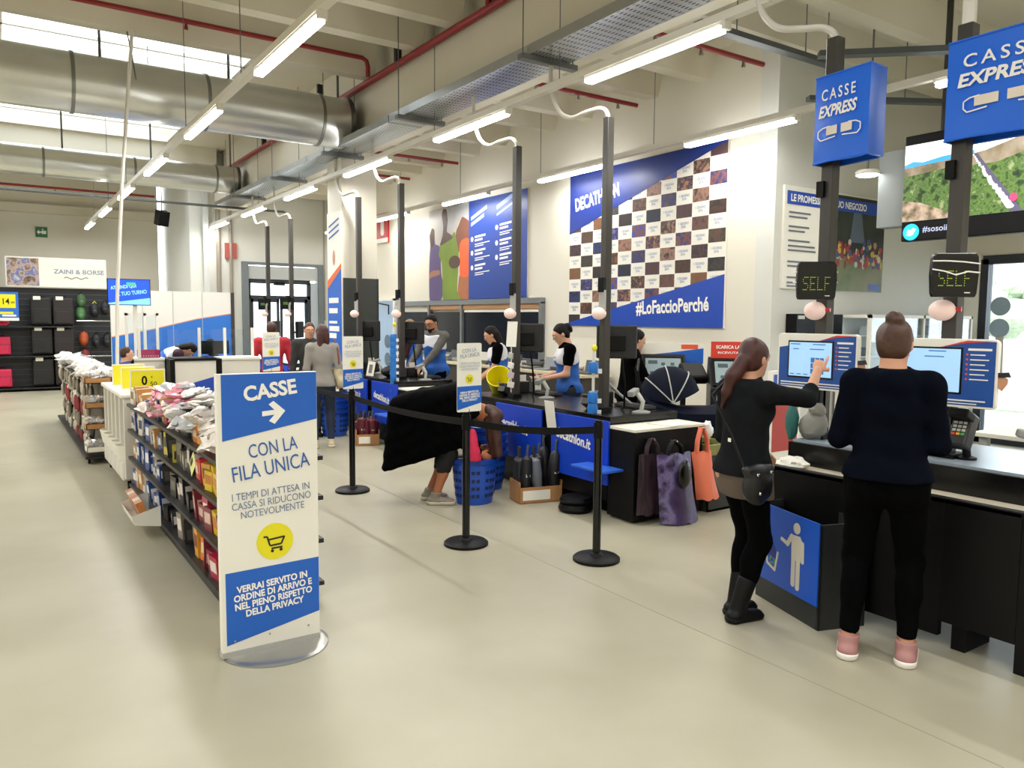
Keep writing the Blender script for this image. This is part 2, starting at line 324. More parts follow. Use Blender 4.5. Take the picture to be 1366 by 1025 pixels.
SHIFT += [o for o in bpy.data.objects if o.name not in SHIFT0]
for o in SHIFT:                                                  # the entrance wall stands 0.9 m farther back
    if o.type != 'MESH': o.location.x *= 1.0486; o.location.y += .9; continue
    d = OFF.get(o.name, Vector((0, 0, 0))); nd = Vector((d.x * 1.0486, d.y + .9, d.z)) if o.parent else d
    for v in o.data.vertices:
        c = v.co + d; v.co = Vector((c.x * 1.0486, c.y + .9, c.z if c.z < .3 or c.z > 5.3 else 1.68 + (c.z - 1.68) * 1.0486)) - nd
for o in SHIFT:
    if o.name in OFF: d = OFF[o.name]; OFF[o.name] = Vector((d.x * 1.0486, d.y + .9, d.z))
# ================================================================== CEILING SERVICES
duct_m = M('DADCD8', .3, .85, var=.12, scale=2.2, bump=.02)
def duct(y, z, r, x1, label):
    t = T('ventilation_duct', label, 'duct', (-5, y, z), group=None)
    n = 40; MB().cyl((-14, y, z), (x1, y, z), r, n=n).build('pipe', duct_m, t, True)
    for k, x in enumerate(np.arange(-12.6, x1 - .3, 1.5)):
        MB().cyl((x - .02, y, z), (x + .02, y, z), r + .012, n=n).build('band', M('8D8F8B', .4, 1.), t, True)
        MB().box(x + .3, x + .33, y - .008, y + .008, z + r * .98, 5.5).build('hanger_strap', MGREY, t)
    MB().cyl((x1, y, z), (x1 + .06, y, z), r + .02, n=n).build('end_collar', M('77797A', .4, 1.), t, True)
duct(10.75, 4.43, .345, 4.28, 'nearer big galvanised air duct below the ceiling')
duct(16.7, 4.47, .27, 4.3, 'farther galvanised air duct, nearest the back wall')
# sprinkler pipes
t = T('sprinkler_pipe', 'long red sprinkler pipe along the top of the girder', 'pipe', (4.4, 5, 4.9))
MB().cyl((4.41, -8, 4.88), (4.41, 18.3, 4.88), .045, n=10).build('main_pipe', RED, t, True)
for y in (1.5, 4.4, 6.9, 9.2, 12, 15): MB().box(4.37, 4.45, y - .03, y + .03, 4.86, 5.3).build('bracket', DGREY, t)
SPR = M('B0B0A8', .3, 1.)
def branch(y, xa, xb, z, label, elbow=False, x_end=4.41):
    t = T('sprinkler_branch', label, 'pipe', ((xa + xb) / 2, y, z))
    if elbow: MB().tube([(xa, y, z), (xb, y, z), (xb + .06, y, z - .03), (xb + .08, y, z - .1), (xb + .08, y, 4.9)], .03, 10).build('pipe', RED, t, True)
    else: MB().cyl((xa, y, z), (xb, y, z), .028, n=10).build('pipe', RED, t, True)
    for k in range(3):
        x = xa + (xb - xa) * (k + .5) / 3; MB().cyl((x, y, z - .03), (x, y, z - .09), .015, .025, n=8).build('sprinkler_head', SPR if not elbow else RED, t)
branch(9.95, -9, 4.25, 5.13, 'red sprinkler branch above the nearer duct, bending down to the girder', True)
branch(7.0, -9, 4.3, 5.2, 'red sprinkler branch left of the girder, nearest the camera', True)
branch(20.6, -9, 3.4, 4.55, 'red sprinkler branch near the back wall')
for y, xa, xb, n in ((7.9, 5.3, 7.3, 'second from the front'), (5.85, 5.3, 7.3, 'nearest the camera'), (12.7, 5.3, 7.3, 'third from the front'), (14.7, 5.3, 7.3, 'farthest back')):
    branch(y, xa, xb, 4.54, 'short red sprinkler branch right of the girder, ' + n)
# perforated cable tray with brackets
def tray_mat():
    m = bpy.data.materials.new('perforated_steel'); m.use_nodes = True; nt = m.node_tree; b = nt.nodes['Principled BSDF']
    tc = nt.nodes.new('ShaderNodeTexCoord'); mp = nt.nodes.new('ShaderNodeMapping'); mp.inputs['Scale'].default_value = (26, 11, 0)
    br = nt.nodes.new('ShaderNodeTexBrick'); br.inputs['Scale'].default_value = 1; br.inputs['Mortar Size'].default_value = .3; br.inputs['Color1'].default_value = br.inputs['Color2'].default_value = (.03, .03, .03, 1); br.inputs['Mortar'].default_value = lin('B2B6B8') + (1,)
    br.inputs['Brick Width'].default_value = 1; br.inputs['Row Height'].default_value = 1
    nt.links.new(tc.outputs['Object'], mp.inputs[0]); nt.links.new(mp.outputs[0], br.inputs[0]); nt.links.new(br.outputs[0], b.inputs['Base Color'])
    b.inputs['Metallic'].default_value = .9; b.inputs['Roughness'].default_value = .35; return m
PERF = tray_mat()
t = T('cable_tray', 'wide perforated steel cable tray hanging below the girder', 'cable tray', (4.4, 5, 4.1))
tm = M('A9ADAE', .35, .9, var=.1)
y = -6.0
while y < 17.5:
    MB().box(4.19, 4.63, y, y + 2.98, 4.09, 4.1).build('tray_floor', PERF, t)
    MB().box(4.18, 4.19, y, y + 2.98, 4.09, 4.18).box(4.63, 4.64, y, y + 2.98, 4.09, 4.18).build('side_rail', tm, t); y += 3.0
for y in (.9, 3.3, 6.0, 8.6, 11.1, 13.6, 16.1):
    b = MB(); b.box(4.1, 4.74, y - .04, y + .04, 4.04, 4.09).build('bracket', MGREY, t)
    MB().cyl((4.13, y, 4.05), (4.13, y, 5.5), .006, n=6).cyl((4.71, y, 4.05), (4.71, y, 4.2), .006, n=6).build('threaded_rod', MGREY, t)
for k, (x0, y0, x1, y1, z, lb) in enumerate([(5.3, 4.97, 7.35, 4.97, 4.3, 'grey slotted cable rail crossing towards the wall, above the counters'), (6.1, 4.3, 9.6, 1.1, 4.0, 'dark cable rail running over the express tills'), (7.5, 5.4, 11.3, 3.2, 4.1, 'far dark cable rail above the video wall')]):
    d = Vector((x1 - x0, y1 - y0, 0)); L = d.length; mb = MB(); c = ((x0 + x1) / 2, (y0 + y1) / 2, z)
    mb.obox(c, (L, .1, .05), math.atan2(d.y, d.x)); t = T('cable_rail', lb, 'cable rail', c); mb.build('rail', M('5E6468', .4, .5), t)
    for s in (.25, .75): p = Vector((x0, y0, z)) + d * s; MB().cyl(p, p + Vector((0, 0, 5.4 - z)), .006, n=6).build('threaded_rod', MGREY, t)
t = T('pipe_bundle', 'thin grey pipes running under the farther duct', 'pipe', (0, 17.6, 4.05))
for k in range(2): MB().cyl((-10, 17.5 + .1 * k, 4.02 + .03 * k), (5.6, 17.5 + .1 * k, 4.02 + .03 * k), .018, n=8).build('pipe', MGREY, t, True)
tag(MB().obox((3.45, 20.0, 3.98), (.24, .24, .34), .3, .3).box(3.44, 3.46, 19.99, 20.01, 4.1, 5.55).build('loudspeaker', BLACK), 'black loudspeaker box hanging near the back wall', 'loudspeaker')
# luminaire rows
TUBE = M('FFFFFF', .5, var=0., emit=LAMP, name='led_tube'); RAIL = M('E6E2D8', .5, var=.02)
NTH = ['first', 'second', 'third', 'fourth', 'fifth', 'sixth', 'seventh', 'eighth', 'ninth']
def row(x, y_first, n, y_lo, y_hi, label, per=2.87, pw=1.):
    t = T('light_trunking', 'white trunking rail of ' + label, 'rail', (x, (y_lo + y_hi) / 2, 3.8))
    y = y_lo
    while y < y_hi: MB().box(x - .035, x + .035, y, min(y + 1.43, y_hi), 3.79, 3.85).build('rail_section', RAIL, t); y += 1.435
    for y in np.arange(y_lo + .4, y_hi, 2.4): MB().cyl((x, y, 3.85), (x, y, 5.5), .005, n=5).build('wire', MGREY, t)
    for k in range(n):
        y = y_first + per * k
        l = T('ceiling_lamp', '%s lit linear lamp from the front in %s' % (NTH[k], label), 'lamp', (x, y + .75, 3.75), group='linear ceiling lamps')
        MB().box(x - .03, x + .03, y, y + 1.52, 3.76, 3.79).build('housing', RAIL, l); [MB().box(x - .036, x + .036, yy, yy + .03, 3.73, 3.79).build('end_cap', RAIL, l) for yy in (y - .03, y + 1.52)]
        MB().box(x - .034, x + .034, y + .02, y + 1.5, 3.72, 3.76).build('tube', TUBE, l); area('lamp_light', (x, y + .76, 3.715), .07, 1.48, ROW_LAMP * pw * (1 if y < 17 else .5))
row(1.98, 5.34, 6, 2.2, 21.2, 'the left lamp row'); row(4.4, 3.87, 6, .6, 19.3, 'the middle lamp row', 2.78); row(6.95, 5.13, 5, 2.0, 18.4, 'the right lamp row beside the wall', 2.98, .55)
l = T('ceiling_lamp', 'lit linear lamp behind the blue express signs, above the video wall', 'lamp', (6.95, 3.0, 3.75), group='linear ceiling lamps')
MB().box(6.92, 6.98, 2.2, 3.72, 3.76, 3.79).build('housing', RAIL, l); MB().box(6.916, 6.984, 2.22, 3.7, 3.72, 3.76).build('tube', TUBE, l); area('lamp_light', (6.95, 2.96, 3.715), .07, 1.48, ROW_LAMP)
l = T('round_ceiling_lamp', 'small round lit lamp beside the video wall', 'lamp', (8.05, 5.0, 3.3))
MB().lathe([(.12, 0), (.13, .03), (.11, .05), (.01, .06)], (8.05, 5.0, 3.28)).build('housing', RAIL, l); MB().lathe([(.01, -.012), (.1, -.01), (.12, 0)], (8.05, 5.0, 3.28)).build('diffuser', TUBE, l); MB().cyl((8.05, 5, 3.33), (8.05, 5, 5.5), .01).build('rod', MGREY, l)

# ================================================================== POSTERS AND SIGNS ON THE WALLS
def mosaic_colors():
    pal = ['2A1E1C', '4A2E28', '1E1E28', '5A4030', '30241E', '6A4A3E', '22306A', '6A5C9A', '9A7464', '6E602C', '141E44', '2A2418', '7A4A38', '3A2A26', '1C1816', 'A07050', '3A342C', '2A48A0', '48303A']
    return pal
t = T('campaign_poster', 'huge blue poster with a white and dark photo tile grid on the right wall', 'poster', (7.38, 7.9, 1.58))
ya, yb, za, zc = 9.4, 6.37, 1.58, 3.84; W, H = ya - yb, zc - za; pl = plX(7.37, ya, za)
MB().box(7.37, 7.398, yb, ya, za, zc).build('board', WHITE, t)
def top_line(a): return H * .61 + (a / W) * H * .38
def bot_line(a): return H * .02 + (a / W) * H * .27
random.seed(3); pal = mosaic_colors(); nc, nr = 11, 13; cw, ch = W / nc, H / nr; tiles = {}
shade = {}
for i in range(nc):
    for j in range(nr):
        a, b = i * cw, j * ch
        if b + ch < bot_line(a) or b > top_line(a + cw): continue
        if (i + j) % 2 == 0:
            mb = MB(); c = pal[(i * 5 + j * 7) % len(pal)]
            k = (i * 3 + j) % 4
            mm = ramp_mat('tile_photo_' + c, [(.3, c), (.5, pal[(i + j * 3) % len(pal)]), (.62, c), (.75, 'A08468' if k == 1 else c)], 9 + k, rough=.5) if c not in shade else shade[c]; shade[c] = mm
            mb.plate(rect(a + .004, max(b, 0) + .004, a + cw - .004, b + ch - .004), pl, .0015).build('photo_tile', mm, t)
        else:
            text('1 GIUGNO\n2016', pl, a + cw * .5, b + ch * .5, cw * .62, ch * .42, TBLUE, t, o=.001, name='tile_text', bold=.0)
MB().plate([(0, H), (0, top_line(0)), (W, top_line(W)), (W, H)], pl, .004, .001).build('upper_blue_field', M('0F2F86', .4, var=.03), t)
MB().plate([(0, 0), (W, 0), (W, bot_line(W)), (0, bot_line(0))], pl, .004, .001).build('lower_blue_field', M('1144AE', .4, var=.03), t)
text('DECATHLON', pl, .62, 1.86, .98, .2, TWHITE, t, 7, bold=.035, o=.006)
text('#LoFaccioPerché', pl, 2.15, .27, 1.3, .2, TWHITE, t, 2, bold=.03, o=.006)
# runners poster
t = T('runners_poster', 'wall poster of three runners beside a blue panel with white text', 'poster', (7.38, 12.3, 1.96))
ya, yb, za, zc = 13.97, 10.53, 2.03, 3.81; W, H = ya - yb, zc - za; pl = plX(7.37, ya, za); PW = W * .455
MB().box(7.37, 7.398, yb, ya, za, zc).build('board', ramp_mat('hazy_sky_print', [(.3, '9AA0A8'), (.5, 'C4BEB4'), (.7, 'D8CEC0')], .8, rough=.45), t)
def pp(pts, n=4):
    o, k = [], len(pts)
    for i in range(k):
        a, b, c, d = [np.array(pts[(i + j) % k], float) for j in (-1, 0, 1, 2)]
        for m in range(n): u_ = m / n; r = .5 * (2 * b + (c - a) * u_ * .6 + (2 * a - 5 * b + 4 * c - d) * u_ * u_ * .6 + (3 * b - a - 3 * c + d) * u_ ** 3 * .6) if 0 else b + (c - b) * (3 * u_ * u_ - 2 * u_ ** 3) + .25 * ((c - a) * u_ * (1 - u_) ** 2 - (d - b) * u_ * u_ * (1 - u_)); o.append((min(max(float(r[0]), 0), 1) * PW, min(max(float(r[1]), 0), 1) * H))
    return o
MB().plate(pp([(0, .3), (.02, .5), (.04, .62), (.02, .72), (.08, .8), (.14, .78), (.15, .68), (.17, .62), (.26, .6), (.3, .55), (.32, .3), (.36, .2), (.36, .05), (.3, 0), (.02, 0)]), pl, .002, 0).build('left_runner_print', M('5B4A78', .5, var=.25, scale=2), t)
MB().plate(pp([(0, .3), (.1, .33), (.28, .33), (.28, .28), (.08, .26), (0, .24)]), pl, .003, 0).build('belt_print', M('A0705A', .5), t)
MB().plate(pp([(.02, .72), (.08, .8), (.14, .78), (.15, .68), (.12, .6), (.05, .6)]), pl, .003, 0).build('left_head_print', M('4A2A1E', .5), t)
MB().plate(pp([(.28, .55), (.3, .62), (.36, .66), (.5, .64), (.66, .72), (.72, .6), (.76, .5), (.74, .3), (.72, .1), (.8, 0), (.38, 0), (.36, .2), (.34, .4), (.26, .5)]), pl, .004, 0).build('middle_runner_print', M('748C2A', .5, var=.25, scale=2), t)
MB().plate(pp([(.3, .6), (.36, .7), (.38, .8), (.34, .92), (.38, .985), (.46, .97), (.48, .85), (.46, .74), (.56, .7), (.62, .66), (.44, .62)]), pl, .005, 0).build('middle_head_print', M('4E2E22', .5), t)
MB().plate(ell(.66 * PW, .4 * H, .14 * PW, .07 * H, 14), pl, .006, 0).build('fist_print', M('4E3426', .5), t)
MB().plate(pp([(.78, .55), (.84, .62), (1, .62), (1, .25), (.8, .25)]), pl, .004, 0).build('right_runner_print', M('E8622A', .5, var=.1), t)
MB().plate(pp([(.68, .55), (.7, .72), (.76, .78), (.84, .86), (.92, .84), (1, .8), (1, .62), (.86, .58), (.78, .5)]), pl, .0035, 0).build('right_head_print', M('7A4630', .5, var=.2), t)
MB().plate(pp([(.74, 0), (.78, .25), (1, .25), (1, .0)]), pl, .0035, 0).build('right_leg_print', M('A8663E', .5, var=.2), t)
MB().plate(rect(PW, 0, W, H), pl, .004, 0).build('blue_field', M('123C94', .4, var=.06, scale=1), t)
def lines(pl, a, spec, mat, par, ang=0):
    for b, wd, hh in spec: MB().plate([(a, b), (a + wd, b + wd * ang), (a + wd, b + hh + wd * ang), (a, b + hh)], pl, .001, .005).build('text_line', mat, par)
lines(pl, PW + .08, [(H * .8, .55, .07), (H * .74, .45, .07)], M('9CB0DC', .5), t, .3); lines(pl, PW + .95, [(H * .86, .6, .08), (H * .8, .6, .04)], M('9CB0DC', .5), t, .3)
for a, b0 in ((PW + .22, .62), (PW + .22, .48), (PW + .22, .33), (PW + 1.05, .7), (PW + 1.05, .55), (PW + 1.05, .41)):
    lines(pl, a, [(b0 * H, .36, .035), ((b0 - .035) * H, .26, .035), ((b0 - .07) * H, .5, .015), ((b0 - .09) * H, .3, .015)], TWHITE, t, .05)
    MB().plate(ell(a - .1, (b0 - .01) * H, .045, n=12), pl, .001, .005).build('icon', TWHITE, t)
# promise poster on the short wall
t = T('promise_poster', 'poster with white list and crowd photo on the pale wall behind the express tills', 'poster', (8.5, 5.68, 2.05))
pl = plY(7.53, 5.67, 2.05); W, H = 2.02, 1.13
MB().box(7.53, 9.55, 5.67, 5.7, 2.05, 3.22).build('board', WHITE, t)
MB().plate(rect(.88, 0, W, H + .02), pl, .002).build('photo_print', ramp_mat('meadow_print', [(.35, '4A5A2A'), (.5, '6A7440'), (.65, '7A7A4A')], 2), t)
MB().plate(rect(.88, .42, W, H + .02), pl, .003).build('trees_print', ramp_mat('tree_print', [(.4, '141C14'), (.6, '2A3428')], 3), t)
MB().plate([(1.28, .6), (1.6, .6), (1.5, 1.0), (1.35, 1.0)], pl, .004).build('sky_print', M('5A6878', .5), t)
random.seed(5)
for i in range(90):
    c = random.choice(['A02828', 'B03A34', 'C8C0B8', '8A2A2A', 'C4B03A', '3A4A7A', 'A83030', 'B08878']); MB().plate(ell(random.uniform(.92, 1.98), random.uniform(.36, .62) - (.06 if i % 3 else 0), random.uniform(.02, .045), random.uniform(.03, .05), 8), pl, .001, .004 + i * .00002).build('crowd_print', M(c, .5), t)
MB().plate(rect(.04, H - .17, W, H - .02), pl, .003, .0045).build('title_bar', M('1A4AB0', .4), t)
text('LE PROMESSE DEL TUO NEGOZIO', pl, .85, H - .095, 1.5, .085, TWHITE, t, 0, bold=.03, o=.008)
lines(pl, .08, [(.86, .4, .02), (.81, .34, .02), (.7, .38, .02), (.65, .3, .02), (.54, .4, .02), (.48, .5, .02), (.43, .52, .02), (.3, .34, .02), (.25, .4, .02), (.12, .4, .02), (.06, .34, .02), (.02, .36, .02)], M('6A6C74', .5), t)
MB().plate(rect(1.72, .02, 1.98, .1), pl, .002, .004).build('small_blue_mark', M('3A5AA8', .5), t)
# green exit sign
t = T('exit_sign', 'small green and white emergency exit sign high on the back wall', 'sign', (1.11, 22.38, 3.58))
MB().box(.99, 1.24, 22.37, 22.4, 3.58, 3.83).build('plate', M('2A6A44', .5, emit=.05), t); pl = plY(.992, 22.37, 3.58)
MB().plate([(.12, .08), (.22, .08), (.22, .16), (.12, .16)], pl, .002).plate([(.02, .12), (.07, .18), (.07, .14), (.11, .14), (.11, .1), (.07, .1), (.07, .06)], pl, .002).plate(ell(.15, .19, .016, n=8), pl, .002).build('running_figure', TWHITE, t)
# extinguisher sign
t = T('extinguisher_sign', 'red fire extinguisher sign high on the right wall', 'sign', (7.3, 16.2, 3.5)); pl = plX(7.36, 16.5, 3.35)
MB().box(7.36, 7.4, 15.9, 16.5, 3.35, 4.0).build('plate', M('C0252B', .5), t); MB().plate(rect(0, 0, .6, .1), pl, .002).plate(rrect(.22, .16, .4, .48, .06), pl, .002).plate(rect(.28, .48, .34, .56), pl, .002).plate([(.18, .5), (.38, .56), (.38, .6), (.18, .54)], pl, .002).build('symbol', TWHITE, t)
# luggage department header
t = T('department_header', 'white header board with a street photo above the luggage wall', 'sign', (1.3, 20.2, 2.3)); pl = plY(.3, 20.15, 2.3)
MB().box(.3, 2.25, 20.15, 20.22, 2.3, 2.95).build('board', WHITE, t); text('ZAINI & BORSE', pl, 1.4, .35, 1.0, .1, M('8A94A8', .5), t, bold=.02)
MB().plate([(1.1 + .04 * i, .2 + .02 * math.sin(i * 1.3)) for i in range(13)] + [(1.1 + .04 * i, .22 + .02 * math.sin(i * 1.3)) for i in range(12, -1, -1)], pl, .002).build('flourish', MGREY, t)
MB().plate(rect(.02, .02, .62, .62), pl, .003).build('street_photo', ramp_mat('street_print', [(.3, '4A3A30'), (.42, '8A7060'), (.5, 'C0A898'), (.6, '5A6AA0'), (.75, 'D0C8C0')], 7), t)
# ================================================================== QUEUE SIGNS, POSTS, BELTS
def queue_art(pl, W, H, par, small=False):
    """printed face of the queue sign on plane pl, W x H"""
    q = lambda a, b: (a * W, b * H)
    MB().plate([q(0, .765), q(1, .825), q(1, 1), q(0, 1)], pl, .0006).build('blue_field', BLUE if not small else WHITE, par) if not small else None
    MB().plate([q(0, .023), q(1, .086), q(1, .296), q(0, .289)] if not small else [q(0, .03), q(1, .125), q(1, .38), q(0, .37)], pl, .0006).build('blue_field', BLUE, par)
    a = 9 if not small else 7
    if not small:
        text('CASSE', pl, .5 * W, .94 * H, .56 * W, .056 * H, TWHITE, par, 7, bold=.035, o=.001, shear=.0)
        MB().plate([q(.41, .846), q(.41, .864), q(.54, .867), q(.48, .888), q(.53, .9), q(.655, .862), q(.54, .816), q(.48, .828), q(.54, .85)], pl, .0012, .0007).build('arrow', TWHITE, par)
        text('CON LA', pl, .52 * W, .732 * H, .52 * W, .05 * H, TBLUE, par, 7, o=.001); text('FILA UNICA', pl, .5 * W, .66 * H, .82 * W, .055 * H, TBLUE, par, 7, o=.001)
        text('I TEMPI DI ATTESA IN\nCASSA SI RIDUCONO\nNOTEVOLMENTE', pl, .5 * W, .534 * H, .84 * W, .095 * H, M('6F7FA0', .5, var=0), par, 3, o=.001)
    else:
        text('CON LA\nFILA UNICA', pl, .5 * W, .86 * H, .8 * W, .13 * H, M('8C9CBC', .5, var=0), par, 7, o=.001)
        text('I TEMPI DI ATTESA IN\nCASSA SI RIDUCONO\nNOTEVOLMENTE', pl, .5 * W, .665 * H, .84 * W, .12 * H, M('9AA8C0', .5, var=0), par, 1, o=.001)
    cy, r = (.435 if not small else .49, .185 * W)
    cy, r = (.382, .197 * W) if not small else (.48, .165 * W)
    MB().plate(ell(.52 * W if not small else .5 * W, cy * H, r, r, 28), pl, .0009, .0004).build('yellow_disc', YEL, par)
    cx, cyy, s = (.52 if not small else .5) * W, cy * H, r
    k = MB()
    def seg(x0, y0, x1, y1, w=.05):
        d = Vector((x1 - x0, y1 - y0)).normalized(); n = Vector((-d.y, d.x)) * w * s
        k.plate([(cx + x0 * s - n.x, cyy + y0 * s - n.y), (cx + x1 * s - n.x, cyy + y1 * s - n.y), (cx + x1 * s + n.x, cyy + y1 * s + n.y), (cx + x0 * s + n.x, cyy + y0 * s + n.y)], pl, .001, .0012)
    seg(-.62, .3, -.42, .3); seg(-.42, .3, -.28, -.2); seg(-.36, .12, .52, .2); seg(.52, .22, .34, -.18); seg(.34, -.18, -.28, -.22); seg(-.2, -.38, .4, -.36); 
    k.plate(ell(cx - .15 * s, cyy - .52 * s, .09 * s, n=10), pl, .001, .0012); k.plate(ell(cx + .32 * s, cyy - .5 * s, .09 * s, n=10), pl, .001, .0012); k.build('cart_symbol', M('2A2A22', .5, var=0), par)
    text('VERRAI SERVITO IN\nORDINE DI ARRIVO E\nNEL PIENO RISPETTO\nDELLA PRIVACY', pl, .5 * W, (.184 if not small else .23) * H, .84 * W, (.12 if not small else .15) * H, TWHITE, par, 3.5, bold=.035, o=.0014)
t = T('queue_sign', 'tall white and blue queue sign with yellow cart disc, front left', 'sign', (1.12, 3.84, 0))
MB().box(.87, 1.36, 3.8, 3.84, .035, 1.405).build('panel', WHITE, t, bevel=.002)
queue_art(plY(.892, 3.799, .04), .466, 1.362, t)
MB().lathe([(.27, 0), (.27, .006), (.255, .012), (.24, .014)], (1.14, 3.86, 0), 40).build('base_plate', M('A9A9A4', .28, .85, var=.08), t, True)
MB().box(.87, 1.36, 3.795, 3.845, .012, .04).build('foot_rail', M('C8C8C4', .3, .6), t)
k = MB()
for a in (.93, 1.1, 1.3): k.cyl((a, 3.795, .09), (a, 3.799, .09), .005, n=8)
k.build('rivets', M('B8B8B0', .3, 1.), t)['kind'] = 'stuff'
POSTS = [(3.45, 4.05), (2.87, 4.86), (2.84, 6.97), (2.97, 10.0)]
PN = ['nearest and rightmost black belt post, without a sign', 'black belt post under the queue sign in front of the bent shopper', 'black belt post with a queue sign before the striped woman', 'farthest black belt post with sign, behind the tall queue sign']
for i, (x, y) in enumerate(POSTS):
    t = T('queue_post', PN[i], 'post', (x, y, 0), group='belt posts of the queue lane')
    MB().lathe([(.165, 0), (.165, .018), (.15, .03), (.05, .034), (.04, .05), (.03, .055)], (x, y, 0), 36).build('base', BLACK, t, True)
    MB().cyl((x, y, .05), (x, y, .93), .0285, n=20).build('pole', GBLK, t, True); MB().cyl((x, y, .86), (x, y, .97), .033, n=20).cyl((x, y, .97), (x, y, .985), .025, n=16).build('head', BLACK, t, True)
    if i:
        s = T('sign_board', 'small white and blue queue sign on ' + ['', 'the middle belt post, partly hiding the cashier', 'the belt post in front of the grey column', 'the far belt post, before the red jacket'][i], 'sign', (x, y, .99), group='small queue signs on the belt posts')
        W = .205 if i < 3 else .22; MB().plate(rrect(0, 0, W, .5, .012), plY(x - W / 2, y - .04, 1.0 if i < 3 else .98), .004, -.002).build('panel', WHITE, s)
        MB().cyl((x, y - .035, .97), (x, y - .035, 1.02), .008, n=8).box(x - .02, x + .02, y - .036, y + .02, .986, .995).build('clamp', BLACK, s)
        queue_art(plY(x - W / 2, y - .043, 1.0 if i < 3 else .98), W, .5, s, True)
def belt(p, q, z0, z1, label):
    p, q = Vector(p + (0,)), Vector(q + (0,)); d = (q - p).normalized(); p += d * .035; q -= d * .035; n = Vector((-d.y, d.x, 0)) * .0015; mb = MB(); N = 10; vs = []
    for i in range(N + 1):
        s = i / N; c = p.lerp(q, s); z = z0 + (z1 - z0) * s - .03 * math.sin(math.pi * s)
        vs += [c + n + Vector((0, 0, z)), c + n + Vector((0, 0, z + .05)), c - n + Vector((0, 0, z + .05)), c - n + Vector((0, 0, z))]
    mb.add(vs, [(i * 4 + k, i * 4 + (k + 1) % 4, i * 4 + 4 + (k + 1) % 4, i * 4 + 4 + k) for i in range(N) for k in range(4)])
    tag(mb.build('queue_belt', BLACK, loc=tuple((p + q) / 2 + Vector((0, 0, .9)))), label, 'belt')
belt(POSTS[0], POSTS[1], .89, .89, 'black belt stretched between the two nearest posts'); belt(POSTS[1], POSTS[2], .89, .89, 'black belt between the middle post and the column-side post'); belt(POSTS[2], POSTS[3], .89, .89, 'black belt running back to the farthest post')

# ================================================================== CHECKOUT ISLANDS
EQ = M('1A1A1C', .4, var=.1); GREYP = M('8D8E8A', .45); LG = M('B9BAB2', .4)
def island(y0, y1, name, group='manned checkout islands'):
    t = T('checkout_island', name, 'counter', (4.8, (y0 + y1) / 2, 0), group=group)
    MB().box(4.32, 5.0, y0 + .35, y1, .12, .8).box(4.42, 4.9, y0 + .45, y1 - .1, 0, .12).build('body', BLACK, t, bevel=.004)
    MB().box(4.3, 5.1, y0 + .3, y1 + .05, .8, .86).build('black_deck', GBLK, t, bevel=.004)
    eb = MB().box(4.3, 5.1, y0, y0 + .32, 0.02, .76).build('end_cabinet', BLACK, t, bevel=.004)
    MB().box(4.3, 5.12, y0 - .01, y0 + .34, .76, .785).build('white_packing_top', CREAM, t, bevel=.004)
    for k, (a, b) in enumerate(((y0 + .3, y0 + 1.1), (y0 + 1.26, y0 + 2.05))):
        if b > y1: continue
        p = MB().box(4.28, 4.3, a, b, .27 if k == 0 else .3, .82).build('blue_panel', DBLUE, t, bevel=.002)
        text('decathlon.it', plX(4.279, b, 0), .33, .62, .5, .095, TWHITE, p, -7, bold=.03, o=.002)
    MB().box(4.08, 4.34, y0 + .12, y0 + .55, .42, .44).build('bag_ledge', M('2A60C8', .35), t, bevel=.003)
    return t
